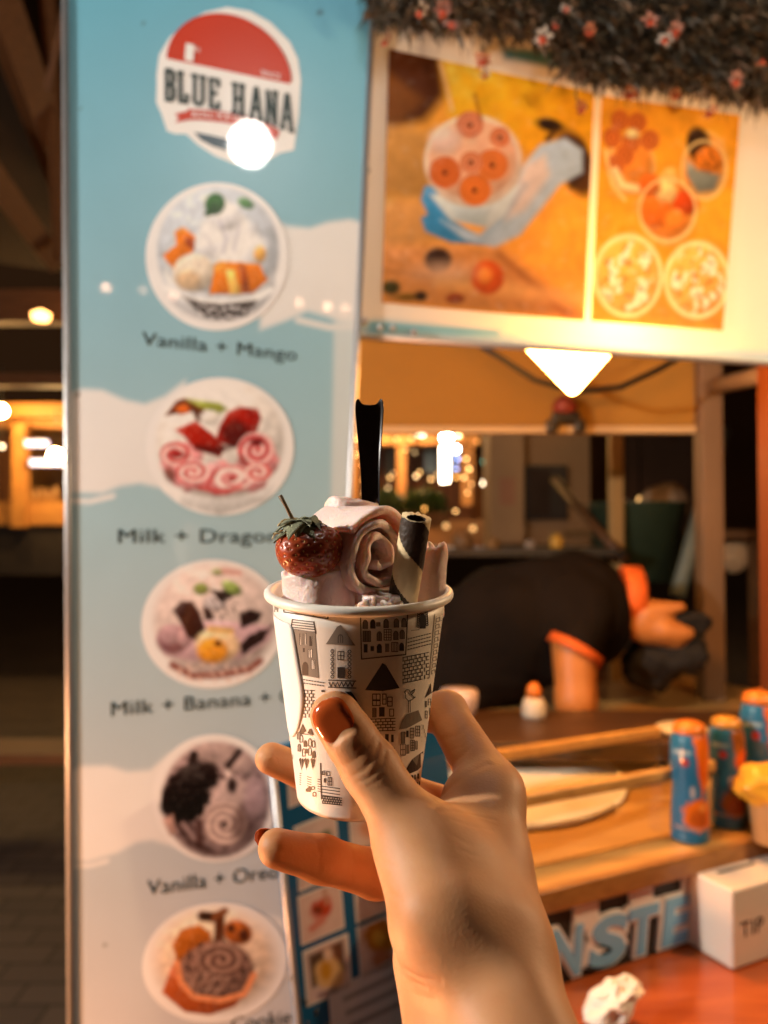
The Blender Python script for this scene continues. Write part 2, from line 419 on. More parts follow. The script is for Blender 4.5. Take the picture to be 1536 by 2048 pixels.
# glass guard: two panes with wooden top rails
for n0 in (.035, .225):
    b = MB(); b.box(CP.p*np.array([1, 1, 0])+UC*(-.17)+NC*(n0+.004)+up*(Z(ZT)+.0005), UC*(.67 if n0 < .1 else .60), NC*.004, up*.084); b.build('glass_pane', m_glass, kiosk)
    cbox('guard_rail', -.17, .50 if n0 < .1 else .43, n0-.003, n0+.013, ZT+.085, ZT+.103, m_oak, bevel=.004)
# round cold plate let into the counter
pc = hz(965, 1545, ZT+.012)
b = MB(); b.lathe([(.0, .0), (.245, .0), (.253, .003), (.256, .013), (.252, .014), (.246, .008), (.0, .0085)], pc-up*.012, 64)
b.build('cold_plate', mat('frosted_steel', (.86, .80, .68), .5, metal=.0, var=.2, vscale=14), kiosk, smooth=True)
# posts, ceiling, back header
def post(name, px, d, w, m, z0=-1.45, z1=.9, parent=kiosk, dep=None):
    c = W(px, 1060, d); b = MB(); dep = dep or w
    b.box((c[0]-w/2, c[1]-dep/2, Z(z0)), (w, 0, 0), (0, dep, 0), (0, 0, z1-z0)); return b.build(name, m, parent, bevel=.004)
m_tanpost = mat('tan_paint', (.34, .2, .09), .55, var=.15)
post('post', 1418, 2.12, .06, mat('brown_paint', (.17, .10, .055), .5, var=.15))
post('post', 1566, 1.36, .06, mat('orange_paint', (.11, .028, .008), .45, var=.1), -.44)
hb = W(690, 640, 2.15); he = W(1400, 640, 2.15)
b = MB(); b.box((hb[0]-.12, hb[1], W(700, 858, 2.15)[2]), (he[0]-hb[0]+.12, 0, 0), (0, .02, 0), (0, 0, .62)); b.build('back_header', m_cream, kiosk)
b = MB(); b.box((hb[0]-.12, hb[1]-.012, W(700, 868, 2.15)[2]), (he[0]-hb[0]+.12, 0, 0), (0, .036, 0), (0, 0, .02)); b.build('header_batten', mat('pale_batten', (.5, .36, .2), .6, var=.1), kiosk, bevel=.003)
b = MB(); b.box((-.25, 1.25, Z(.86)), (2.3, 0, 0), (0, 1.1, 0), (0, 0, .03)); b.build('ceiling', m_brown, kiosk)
b = MB(); b.tube([W(1440, 770, 2.05), W(1600, 735, 1.75)], .022, 10); b.build('brace', m_tanpost, kiosk, smooth=True)
b = MB()
pts = [W(930, 672, 1.9), W(1000, 715, 1.9), W(1070, 760, 1.9), W(1150, 783, 1.9), W(1240, 775, 1.9), W(1320, 738, 1.9), W(1400, 690, 1.9)]
b.tube(pts, .008, 8); b.build('cable', m_black, kiosk, smooth=True)
# worktop at the back of the kiosk
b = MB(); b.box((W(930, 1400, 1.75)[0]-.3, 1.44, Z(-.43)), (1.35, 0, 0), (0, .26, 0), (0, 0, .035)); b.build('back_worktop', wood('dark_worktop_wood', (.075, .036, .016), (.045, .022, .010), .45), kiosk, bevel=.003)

# cone lamp
lampc = W(1145, 789, 1.31)
lamp = thing('hanging_lamp', 'glowing white cone shaped lamp hanging point down under the menu board', 'lamp', tuple(lampc))
b = MB(); b.lathe([(.0005, 0), (.006, .002), (.012, .008), (.104, .112), (.108, .118), (.104, .122), (.001, .124)], lampc, 40)
b.build('lamp_shade', emissive('lamp_glow', (1, .40, .08), L_CONE), lamp, smooth=True)
b = MB(); b.tube([lampc+up*.124, lampc+up*.36], .004, 8); b.build('cord', m_black, lamp, smooth=True)
b = MB(); b.lathe([(.001, .122), (.03, .123), (.03, .15), (.012, .165), (.001, .166)], lampc, 20); b.build('lamp_cap', m_black, lamp, smooth=True)

# ================================================================== BLUE MENU PANEL
def bilerp(c, nu, nv):
    c = np.asarray(c, float); s, t = np.meshgrid(np.linspace(0, 1, nu), np.linspace(0, 1, nv), indexing='ij'); s = s[..., None]; t = t[..., None]
    return (1-s)*(1-t)*c[0]+s*(1-t)*c[1]+s*t*c[2]+(1-s)*t*c[3]
def ink_mesh(name, P, F, ink, m, parent, gam=1.0):
    if gam != 1: ink.c = .80*np.clip(ink.c/.80, 0, 1.1)**gam
    o = mesh_obj(name, P, F, m, parent)
    ca = o.data.color_attributes.new('ink', 'FLOAT_COLOR', 'POINT')
    ca.data.foreach_set('color', np.concatenate([np.clip(ink.c, .003, .9), np.ones((len(P), 1))], 1).astype(np.float32).ravel())
    return o
def print_quad(name, plane, pxc, step, m, parent, base, paint, off, gam=1.0):
    """printed sheet whose corners (bottom left, bottom right, top right, top left) are given as seen in the frame"""
    st = np.stack(plane.st(*np.array(pxc, float).T), -1)
    nu = int(np.linalg.norm(st[1]-st[0])/step)+2; nv = int(np.linalg.norm(st[3]-st[0])/step)+2
    q = bilerp(st, nu, nv); P = plane.pt(q[..., 0].ravel(), q[..., 1].ravel(), off)
    idx = np.arange(nu*nv).reshape(nu, nv); F = np.stack([idx[:-1, :-1], idx[1:, :-1], idx[1:, 1:], idx[:-1, 1:]], -1).reshape(-1, 4)
    x, y = to_px(P); ink = Ink(x, y, base); paint(ink); return ink_mesh(name, P, F, ink, m, parent, gam)
def grain(k, cx, cy, rx, ry, seed, amt=.34, sc=1.0):
    """fine photographic texture inside a picture"""
    w = np.clip(.5-(np.sqrt(((k.x-cx)/rx)**2+((k.y-cy)/ry)**2)-1)*5, 0, 1)
    sat = k.c.max(-1)-k.c.min(-1); w = w*np.clip(.35+sat*2.5, 0, 1)
    v = amt*(.34*fbm(k.x, k.y, 26*sc, seed)+.26*fbm(k.x, k.y, 11*sc, seed+1)); k.c *= np.clip(1+v*w, .25, 1.9)[..., None]
    h = np.clip((fbm(k.x, k.y, 15*sc, seed+2)-.62)*3, 0, 1)*w*amt; k.c += (np.array([.78, .76, .72])-k.c)*(h*.6)[..., None]
def print_disc(name, plane, c, rx, ry, m, parent, base, paint, off, nr=70, na=170, rot=0):
    r, a = np.meshgrid(np.linspace(.001, 1, nr), np.arange(na)*2*math.pi/na, indexing='ij'); t = math.radians(rot)
    ex, ey = rx*r*np.cos(a), -ry*r*np.sin(a)
    P = plane.at((c[0]+ex*math.cos(t)-ey*math.sin(t)).ravel(), (c[1]+ex*math.sin(t)+ey*math.cos(t)).ravel(), off)
    idx = np.arange(nr*na).reshape(nr, na); j2 = np.roll(idx, -1, 1)
    F = np.stack([idx[:-1], idx[1:], j2[1:], j2[:-1]], -1).reshape(-1, 4)
    x, y = to_px(P); ink = Ink(x, y, base); paint(ink); grain(ink, c[0], c[1], rx*.84, ry*.84, int(c[1])); return ink_mesh(name, P, F, ink, m, parent, 1.25)
def px_poly(name, plane, pts, m, parent, off):
    P = plane.at(*np.array(pts, float).T, off=off); return mesh_obj(name, P, [tuple(range(len(pts)))][:1], m, parent)
def board_solid(name, plane, pxc, thick, m, parent, off=0):
    st = np.stack(plane.st(*np.array(pxc, float).T), -1); A = plane.pt(st[:, 0], st[:, 1], off); B = plane.pt(st[:, 0], st[:, 1], off-thick); n = len(A)
    F = [tuple(range(n)), tuple(range(2*n-1, n-1, -1))]+[(i, n+i, n+(i+1) % n, (i+1) % n) for i in range(n)]
    return mesh_obj(name, np.concatenate([A, B]), F, m, parent)

PQ = [(143, 2330), (637, 2330), (754, -170), (129, -170)]
panel = thing('menu_sign', 'tall glossy light blue menu panel with round ice cream photos at left of hatch', 'sign', tuple(FP.at(390, 2330)))
m_gloss = printed('glossy_blue_print', .38, coat=1.0, coat_rough=.025)
m_photo = printed('photo_print', .35, coat=.8, coat_rough=.03)
board_solid('board', FP, PQ, .012, m_white, panel)
def paint_panel(k):
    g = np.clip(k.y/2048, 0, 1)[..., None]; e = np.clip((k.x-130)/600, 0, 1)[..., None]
    top = np.array(srgb(104, 172, 198)); mid = np.array(srgb(160, 194, 208)); bot = np.array(srgb(196, 200, 208))  # blue print deepens upward, partly to offset the globe lamp's bright patch
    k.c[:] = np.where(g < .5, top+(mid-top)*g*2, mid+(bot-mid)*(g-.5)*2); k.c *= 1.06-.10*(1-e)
    w = (226, 228, 230)
    k.poly([(520, 430), (575, 452), (620, 456), (655, 444), (700, 438), (770, 458), (770, 640), (700, 650), (650, 632), (615, 622), (575, 640), (520, 660)], w, 10)
    k.line([(596, 640), (660, 655), (760, 652)], 6, w, 5)
    k.poly([(100, 795), (165, 778), (205, 780), (250, 800), (290, 808), (330, 792), (370, 760), (370, 1010), (320, 975), (280, 966), (240, 972), (205, 986), (100, 984)], w, 10)
    k.line([(100, 1000), (180, 1003), (226, 992)], 5, w, 5)
    k.poly([(100, 1555), (165, 1532), (215, 1531), (255, 1543), (300, 1540), (340, 1505), (370, 1700), (305, 1680), (275, 1684), (235, 1705), (180, 1722), (100, 1722)], w, 10)
    k.line([(100, 1733), (180, 1732), (215, 1722)], 4, w, 5)
    k.poly([(480, 1825), (540, 1832), (620, 1850), (620, 1955), (565, 1958), (535, 1975), (480, 1990)], w, 10)
    k.lay(np.where(k.y > 640, 668-.018*(k.y-660)-k.x, 1e3), (214, 222, 226), 10, .75)      # pale band on the right
    for (x, y, r) in ((287, 46, 4), (160, 217, 3), (155, 790, 5), (318, 860, 4), (210, 1890, 4), (640, 25, 6)): k.ell(x, y, r, r, (70, 70, 70), 3, a=.7)
    k.mottle(300, .02, 3)
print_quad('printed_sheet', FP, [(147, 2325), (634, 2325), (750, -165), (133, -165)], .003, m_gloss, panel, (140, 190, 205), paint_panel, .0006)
for (xa, ya, xb, yb) in ((754, -170, 637, 2330), (129, -170, 143, 2330)):
    b = MB(); A = FP.at(xa, ya); B = FP.at(xb, yb); b.tube([A, B], .0045, 8); b.build('edge_trim', m_alu, panel, smooth=True)
for (x, y) in ((734, 341), (729, 641), (761, 655), (786, 656), (828, 664)):
    b = MB(); c = FP.at(x, y); b.lathe([(.0045, -.002), (.0045, .002), (.003, .0035), (.0005, .004)], c, 12, ax=FP.n); b.build('screw', m_alu, panel, smooth=True)

# ---- round photos
def p1(k):
    k.sh = .42
    k.ell(436, 502, 122, 128, (198, 206, 216), 8); k.mottle(120, .03, 1)
    k.ell(438, 560, 112, 82, (226, 230, 236), 6); k.ell(440, 525, 108, 62, (206, 214, 224), 10)
    for (x, y, r) in ((455, 470, 58), (425, 490, 34), (495, 500, 40), (450, 430, 34), (470, 520, 40)): k.ell(x, y, r, r*.85, (238, 239, 243), 14, wob=3, seed=x)
    k.line([(440, 440), (452, 480), (446, 505)], 3, (186, 186, 200), 8, .7); k.line([(478, 450), (468, 500)], 3, (190, 190, 202), 8, .7); k.line([(410, 470), (430, 500)], 2, (196, 196, 206), 8, .6)
    k.ell(430, 408, 20, 22, (58, 116, 44), 5, 20); k.poly([(408, 428), (425, 400), (440, 420), (415, 434)], (40, 92, 30), 5); k.ell(492, 407, 17, 10, (96, 148, 88), 5, 25)
    k.poly([(325, 510), (352, 490), (350, 462), (372, 455), (390, 472), (388, 500), (352, 545)], (226, 138, 22), 5, wob=2); k.poly([(368, 470), (388, 478), (388, 502), (372, 490)], (176, 88, 16), 6)
    k.ell(388, 545, 42, 38, (228, 218, 204), 7); k.ell(376, 560, 24, 20, (222, 190, 150), 12, a=.7)
    k.poly([(428, 530), (440, 522), (520, 528), (535, 560), (505, 586), (420, 588)], (226, 140, 18), 5, wob=2); k.poly([(452, 540), (468, 540), (482, 588), (460, 588)], (246, 206, 120), 6)
    k.poly([(476, 528), (492, 530), (500, 585), (486, 586)], (172, 92, 14), 6); k.ell(520, 508, 12, 16, (232, 186, 110), 6)
    k.line([(330, 575), (380, 600), (440, 606), (500, 602), (540, 580)], 7, (236, 238, 240), 5)
    k.poly([(362, 590), (400, 604), (445, 608), (515, 600), (495, 630), (450, 642), (405, 632)], (90, 84, 82), 6); k.mottle(16, .9, 5, (214, 214, 218), .15, .3, (440, 626, 75, 18))
def p2(k):
    k.sh = .42
    k.ell(440, 880, 128, 120, (232, 230, 228), 10)
    for (x, y, r) in ((365, 915, 40), (380, 950, 38), (440, 955, 42), (500, 950, 40), (520, 925, 36), (350, 930, 26)): k.ell(x, y, r, r*.8, (232, 168, 172), 8, wob=4, seed=x)
    k.poly([(330, 832), (352, 802), (368, 796), (388, 800), (410, 815), (408, 840), (395, 845), (384, 822), (350, 828)], (120, 62, 18), 5); k.poly([(350, 815), (372, 808), (382, 824), (360, 830)], (214, 120, 52), 5)
    k.poly([(372, 798), (440, 806), (455, 818), (436, 830), (400, 815)], (168, 178, 86), 8); k.ell(420, 835, 20, 14, (236, 234, 230), 8)
    k.poly([(456, 824), (480, 813), (515, 818), (523, 835), (512, 868), (470, 895), (430, 882), (440, 850)], (164, 38, 8), 5); k.ell(470, 865, 26, 24, (92, 26, 12), 14, a=.8)
    k.poly([(350, 860), (390, 842), (425, 868), (450, 895), (440, 915), (390, 898), (365, 870)], (172, 44, 10), 5); k.line([(395, 895), (430, 902), (470, 890)], 6, (80, 24, 14), 8, .7)
    k.spiral(512, 900, 40, 38, 2.2, (236, 206, 206), (200, 62, 70)); k.ell(513, 884, 14, 7, (120, 18, 22), 5); k.ell(484, 925, 10, 14, (130, 40, 30), 8, a=.6)
    k.spiral(352, 908, 34, 26, 1.8, (238, 214, 212), (206, 80, 82)); k.ell(352, 909, 17, 7, (170, 44, 44), 5)
    k.spiral(385, 944, 36, 24, 2.0, (240, 224, 222), (212, 100, 104)); k.spiral(465, 955, 44, 27, 1.8, (242, 234, 232), (220, 150, 152)); k.ell(463, 957, 9, 6, (186, 52, 56), 4)
    k.spiral(515, 945, 30, 20, 1.6, (240, 222, 220), (210, 90, 92)); k.ell(340, 950, 10, 16, (120, 50, 20), 8, -30, a=.8)
    k.line([(400, 975), (440, 984), (480, 976)], 5, (200, 70, 70), 8, .8); k.line([(415, 970), (432, 940)], 4, (190, 60, 60), 6, .8)
    k.poly([(320, 965), (370, 992), (440, 998), (510, 990), (550, 965), (540, 1000), (440, 1030), (340, 1005)], (214, 216, 218), 8)
def p3(k):
    k.sh = .42
    k.ell(430, 1240, 122, 112, (220, 208, 206), 18)
    k.poly([(312, 1275), (330, 1255), (420, 1240), (545, 1252), (540, 1280), (480, 1318), (380, 1322), (330, 1310)], (206, 180, 190), 10); k.ell(345, 1280, 30, 28, (150, 110, 118), 12); k.ell(340, 1270, 22, 20, (192, 164, 172), 8); k.ell(370, 1275, 16, 18, (196, 168, 176), 8)
    k.poly([(345, 1220), (362, 1202), (385, 1203), (400, 1225), (412, 1262), (402, 1285), (375, 1275), (358, 1240)], (66, 32, 28), 6); k.poly([(405, 1210), (420, 1215), (428, 1240), (410, 1240)], (52, 28, 26), 6)
    k.poly([(478, 1225), (500, 1218), (525, 1226), (518, 1242), (482, 1258)], (50, 28, 26), 6); k.poly([(480, 1290), (500, 1270), (545, 1252), (530, 1280), (485, 1310)], (52, 32, 30), 6, wob=3)
    k.ell(430, 1205, 22, 16, (212, 208, 214), 8); k.poly([(424, 1182), (452, 1176), (470, 1188), (450, 1202), (430, 1196)], (54, 42, 40), 7, wob=4); k.mottle(14, .8, 8, (60, 40, 38), .35, .2, (440, 1215, 36, 26))
    k.ell(402, 1178, 15, 12, (150, 166, 100), 6); k.ell(464, 1176, 22, 12, (156, 178, 108), 6, 30); k.ell(436, 1144, 12, 7, (176, 186, 140), 6); k.line([(448, 1142), (478, 1146)], 6, (214, 176, 170), 8)
    k.ell(435, 1290, 44, 34, (238, 214, 180), 8, 8); k.ell(425, 1302, 30, 26, (232, 170, 62), 10, 0); k.ell(436, 1287, 7, 6, (110, 70, 30), 5); k.line([(420, 1258), (462, 1262)], 6, (222, 190, 130), 8)
    k.line([(345, 1330), (385, 1352), (440, 1350), (500, 1338), (520, 1322)], 7, (152, 100, 90), 7); k.mottle(20, .7, 4, (222, 198, 190), .1, .3, (430, 1345, 90, 20))
def p4(k):
    k.sh = .42
    k.ell(432, 1600, 108, 116, (176, 158, 160), 10); k.mottle(30, .9, 11, (92, 72, 72), .1, .5, (432, 1600, 100, 108))
    for (x, y, r) in ((440, 1512, 34), (410, 1505, 22), (480, 1530, 30)): k.ell(x, y, r, r*.7, (188, 172, 172), 8, wob=6, seed=x)
    k.line([(388, 1510), (384, 1530)], 9, (48, 34, 32), 6); k.line([(478, 1503), (456, 1532)], 7, (58, 42, 40), 6)
    k.ell(382, 1585, 72, 50, (38, 22, 20), 8, -48, wob=3); k.ell(378, 1590, 56, 36, (30, 16, 15), 10, -48)
    k.poly([(430, 1570), (455, 1545), (490, 1560), (500, 1600), (470, 1635), (425, 1625), (400, 1640)], (206, 190, 188), 9, wob=6, seed=4)
    k.ell(464, 1570, 10, 16, (66, 50, 48), 8); k.spiral(450, 1648, 48, 46, 3.2, (222, 206, 200), (176, 156, 154)); k.ell(448, 1650, 6, 6, (60, 44, 40), 4)
    k.ell(490, 1640, 24, 44, (86, 62, 62), 14, 20, a=.7); k.ell(510, 1600, 22, 40, (186, 168, 176), 12, a=.8); k.line([(398, 1645), (400, 1690)], 8, (96, 72, 70), 8); k.line([(355, 1650), (380, 1685), (420, 1702)], 6, (70, 48, 46), 8, .8)
    k.poly([(326, 1640), (345, 1630), (352, 1668), (340, 1670)], (198, 168, 160), 10)
def p5(k):
    k.sh = .42
    k.ell(430, 1920, 118, 100, (232, 214, 196), 30)
    k.poly([(345, 1890), (360, 1860), (395, 1850), (420, 1862), (425, 1890), (395, 1925), (352, 1925)], (184, 116, 40), 7, wob=3); k.mottle(12, .5, 6, (140, 80, 24), .2, .3, (385, 1885, 34, 32))
    k.ell(475, 1865, 30, 24, (176, 106, 42), 7, 20); k.ell(462, 1856, 8, 8, (96, 50, 20), 5); k.ell(488, 1870, 9, 12, (88, 46, 20), 6)
    k.line([(405, 1832), (440, 1836), (438, 1880)], 10, (106, 62, 30), 6); k.line([(425, 1835), (450, 1822)], 7, (140, 90, 50), 6); k.ell(412, 1833, 12, 7, (58, 40, 28), 5)
    k.ell(430, 1945, 78, 62, (150, 122, 112), 8, -14); k.mottle(22, .9, 9, (70, 48, 42), .15, .4, (430, 1940, 76, 62)); k.spiral(442, 1920, 50, 36, 2.4, (176, 148, 136), (104, 74, 64), .8); k.mottle(14, .6, 19, (206, 186, 176), .35, .3, (415, 1970, 50, 30))
    k.poly([(324, 1985), (345, 1930), (358, 1935), (366, 1968), (392, 1998), (440, 2004), (490, 1990), (510, 1955), (502, 1945), (492, 1985), (470, 2012), (420, 2030), (370, 2024)], (176, 98, 48), 5); k.line([(354, 1925), (362, 1965), (388, 1994), (440, 2001), (488, 1988), (508, 1950)], 6, (222, 158, 116), 4)
for (nm, c, rx, ry, rot, pf) in (('vanilla mango', (434, 513), 143, 148, 0, p1), ('milk dragon fruit', (440, 893), 148, 138, 0, p2), ('milk banana', (425, 1248), 143, 129, -6, p3), ('vanilla', (430, 1596), 126, 128, -8, p4), ('cookie', (430, 1925), 146, 120, -10, p5)):
    o = print_disc('printed_photo', FP, c, rx, ry, m_photo, panel, (232, 233, 235), pf, .0012, rot=rot)
    o['label'] = 'round printed photo of a %s ice cream bowl' % nm
for (t, A, B, h) in (('Vanilla + Mango', (283, 690), (592, 722), .017), ('Milk + Dragon Fruit', (236, 1086), (672, 1084), .0175), ('Milk + Banana + Oreo', (222, 1432), (656, 1398), .0175), ('Vanilla + Oreo', (294, 1790), (556, 1755), .0185), ('Cookie', (462, 2062), (580, 2046), .0185)):
    o = put_text('lettering', t, FP, A, B, h, m_ink, panel, .0012, offset=.0, space=1.05); o['label'] = 'dark hand lettered words ' + t

# ---- badge (without its mascot)
m_badge = mat('badge_white', (.80, .80, .80), .38, coat=1, var=.02); m_red = mat('badge_red', srgb(186, 50, 14), .38, coat=1, var=.04)
m_slate = mat('badge_slate', srgb(62, 84, 100), .38, coat=1, var=.1)
px_poly('badge', FP, [(334, 262), (322, 226), (312, 205), (313, 178), (313, 150), (318, 110), (338, 76), (372, 46), (410, 24), (455, 14), (500, 22), (540, 44), (580, 84), (596, 118), (602, 160), (600, 190), (598, 230), (588, 300), (560, 306), (520, 330), (470, 328), (430, 312), (396, 290), (372, 268), (350, 268)][::-1], m_badge, panel, .0011)
dome = [(334, 117)]+[(458+126*math.cos(math.radians(a))*(1.0), 146-118*math.sin(math.radians(a))-22*math.cos(math.radians(a))*-1) for a in range(172, 2, -8)]+[(579, 168)]
px_poly('badge_dome', FP, dome[::-1], m_red, panel, .0018)
def strokes(letter):
    S = {'B': [[(.12, 0), (.12, 1)], [(.12, 1), (.6, 1), (.8, .88), (.8, .64), (.6, .52), (.12, .52)], [(.6, .52), (.84, .4), (.84, .12), (.62, 0), (.12, 0)]],
         'L': [[(.2, 0), (.2, 1)], [(.2, 0), (.85, 0), (.85, .25)], [(.02, 1), (.38, 1)]], 'U': [[(.18, 1), (.18, .15), (.35, 0), (.65, 0), (.82, .15), (.82, 1)], [(.02, 1), (.34, 1)], [(.66, 1), (.98, 1)]],
         'E': [[(.18, 0), (.18, 1)], [(.1, 1), (.85, 1), (.85, .8)], [(.18, .52), (.65, .52)], [(.1, 0), (.85, 0), (.85, .2)]], 'H': [[(.18, 0), (.18, 1)], [(.82, 0), (.82, 1)], [(.18, .5), (.82, .5)], [(.02, 1), (.34, 1)], [(.66, 1), (.98, 1)], [(.02, 0), (.34, 0)], [(.66, 0), (.98, 0)]],
         'A': [[(.12, 0), (.45, 1), (.55, 1), (.88, 0)], [(.25, .33), (.75, .33)], [(0, 0), (.26, 0)], [(.74, 0), (1, 0)]], 'N': [[(.15, 0), (.15, 1), (.85, 0), (.85, 1)], [(0, 0), (.3, 0)], [(.7, 1), (1, 1)]]}
    return S[letter]
def stroke_text(name, words, plane, pos, m, parent, off, w):
    """slab letters: pos gives for each letter its four corners (bl, br, tr, tl)"""
    V = []; F = []
    for ch, q in zip(words, pos):
        q = np.array(q, float)
        for st in strokes(ch):
            for (x0, y0), (x1, y1) in zip(st[:-1], st[1:]):
                f = lambda x, y: (q[0]*(1-x)+q[1]*x)*(1-y)+(q[3]*(1-x)+q[2]*x)*y
                a, b = f(x0, y0), f(x1, y1); d = b-a; ln = np.linalg.norm(d); d /= ln; e = np.array([-d[1], d[0]])*w/2; a = a-d*w*.35; b = b+d*w*.35
                n = len(V); V += [a+e, a-e, b-e, b+e]; F.append((n, n+1, n+2, n+3))
    V = np.array(V); P = plane.at(V[:, 0], V[:, 1], off=off)
    P = P+plane.n*np.repeat(np.arange(len(F))*2e-6, 4)[:, None]
    return mesh_obj(name, P, F, m, parent)
def row(xs, top, bot):
    return [((a, bot(a)), (b, bot(b)), (b, top(b)), (a, top(a))) for a, b in xs]
o = stroke_text('lettering', 'BLUEHANA', FP, row([(331, 350), (357, 376), (384, 410), (418, 440), (465, 488), (500, 524), (532, 554), (562, 586)], lambda x: 139+(x-331)*.21, lambda x: 199+(x-331)*.11+(x-331)**2*.00055), m_ink, panel, .0019, 8.0); o['label'] = 'dark slab letters BLUE HANA'
px_poly('badge_ribbon', FP, [(349, 228), (374, 222), (376, 218), (420, 220), (470, 227), (520, 240), (545, 252), (560, 262), (553, 280), (535, 268), (500, 256), (450, 245), (400, 240), (376, 240), (350, 245), (358, 236)][::-1], m_red, panel, .0018)
put_text('lettering', 'ROLL ICE CREAM', FP, (384, 236), (524, 256), .0068, m_badge, panel, .0024, offset=.005, bend=.004)
put_text('lettering', '1', FP, (369, 121), (386, 125), .022, m_badge, panel, .0024, offset=.02); put_text('lettering', 'st', FP, (388, 103), (400, 106), .007, m_badge, panel, .0024)
put_text('lettering', 'SINCE', FP, (521, 152), (560, 161), .0075, m_badge, panel, .0024)
px_poly('badge_swoosh', FP, [(388, 264), (420, 270), (460, 280), (455, 302), (425, 292), (402, 280)][::-1], m_slate, panel, .0018)

# ================================================================== MENU BOARD OVER THE HATCH
mboard = thing('menu_board', 'white backlit board with two orange ice cream photos above the hatch', 'sign', tuple(FP.at(1100, 690)))
m_back = printed('backlit_print', .4, translucent=.26)
BQ = [(718, 668), (1720, 736), (1750, 120), (748, -60)]
def paint_board(k):
    k.c[:] = srgb(226, 222, 216)
    k.line([(715, 657), (1000, 676), (1900, 738)], 9, (150, 190, 214), 8, .8); k.poly([(1000, 92), (1140, 108), (1130, 140), (1010, 118)], (70, 122, 140), 10); k.poly([(735, 640), (760, 640), (1000, 660), (1000, 672), (735, 668)], (118, 178, 206), 8)
print_quad('printed_sheet', FP, BQ, .006, m_back, mboard, (226, 222, 216), paint_board, -.004)
b = MB(); A = FP.at(718, 670, -.01); B = FP.at(1720, 738, -.01); b.tube([A, B], .006, 8); b.build('edge_trim', m_alu, mboard, smooth=True)
def ph1(k):
    k.sh = .30; k.c[:] = srgb(230, 168, 70); k.mottle(260, .12, 2)
    k.poly([(760, 80), (880, 110), (890, 190), (850, 240), (760, 260)], (96, 52, 22), 26); k.poly([(760, 130), (850, 200), (800, 250), (760, 250)], (150, 96, 40), 20, .7)
    k.poly([(885, 115), (1200, 175), (1190, 420), (1050, 300), (900, 230)], (238, 178, 44), 24); k.poly([(760, 250), (860, 260), (860, 400), (760, 390)], (196, 150, 88), 26, .8); k.poly([(760, 400), (850, 400), (880, 480), (760, 500)], (216, 164, 104), 24, .8)
    k.poly([(760, 490), (1000, 490), (1180, 640), (760, 610)], (196, 138, 80), 26); k.line([(1000, 510), (1080, 580), (1140, 640)], 5, (150, 88, 36), 16, .8); k.line([(760, 540), (1000, 570)], 4, (170, 116, 66), 14, .6); k.line([(880, 560), (1180, 600)], 14, (226, 176, 112), 20, .6)
    k.poly([(1110, 420), (1180, 390), (1175, 560), (1090, 520)], (236, 176, 66), 24, .8)
    k.ell(1100, 250, 28, 13, (52, 34, 26), 8, 14); k.line([(1110, 262), (1096, 278)], 6, (96, 64, 30), 8)
    k.ell(1150, 325, 34, 68, (110, 70, 34), 12, -20); k.poly([(1130, 270), (1165, 280), (1180, 320), (1165, 360), (1140, 380)], (70, 44, 26), 12, .8)
    k.poly([(850, 372), (888, 372), (905, 440), (985, 490), (900, 485), (850, 462), (842, 436), (855, 428), (842, 400)], (70, 150, 200), 7)
    k.poly([(880, 440), (960, 470), (1010, 420), (1040, 340), (1080, 290), (1130, 276), (1165, 300), (1165, 345), (1120, 370), (1080, 420), (1040, 470), (990, 494), (930, 480)], (182, 200, 218), 10); k.poly([(1050, 330), (1090, 310), (1100, 350), (1050, 420), (1010, 440)], (226, 206, 196), 16, .8); k.line([(960, 480), (1010, 430), (1050, 370)], 5, (140, 164, 188), 14, .6)
    k.poly([(860, 390), (1040, 370), (1010, 430), (975, 455), (900, 440)], (208, 218, 222), 8); k.poly([(900, 410), (980, 420), (970, 452), (915, 440)], (176, 192, 200), 8, .7)
    k.ell(946, 322, 98, 92, (242, 222, 204), 6); k.ell(945, 318, 88, 82, (236, 190, 160), 8)
    for (x, y, r, c) in ((940, 250, 30, (226, 168, 140)), (985, 330, 34, (232, 150, 80)), (950, 380, 34, (236, 146, 62)), (890, 345, 34, (226, 130, 62)), (942, 325, 24, (232, 172, 136)), (1000, 275, 22, (230, 160, 120))):
        k.spiral(x, y, r, r, 3, c, (206, 110, 52)); k.ell(x, y, 5, 5, (116, 58, 30), 4)
    k.ell(890, 280, 30, 26, (240, 214, 206), 20, a=.8); k.line([(880, 125), (905, 220)], 3, (236, 200, 150), 5); k.line([(950, 190), (962, 240)], 3, (160, 90, 40), 6, .7)
    k.ell(876, 520, 27, 25, (64, 38, 26), 9); k.ell(975, 555, 33, 34, (206, 92, 22), 9); k.ell(970, 552, 14, 16, (240, 150, 60), 12); k.ell(890, 545, 60, 20, (214, 178, 150), 26, a=.6)
    k.ell(782, 575, 18, 14, (70, 64, 14), 8); k.ell(815, 594, 30, 7, (120, 90, 10), 8); k.ell(842, 592, 12, 10, (50, 30, 14), 8); k.ell(910, 597, 18, 10, (140, 62, 22), 8)
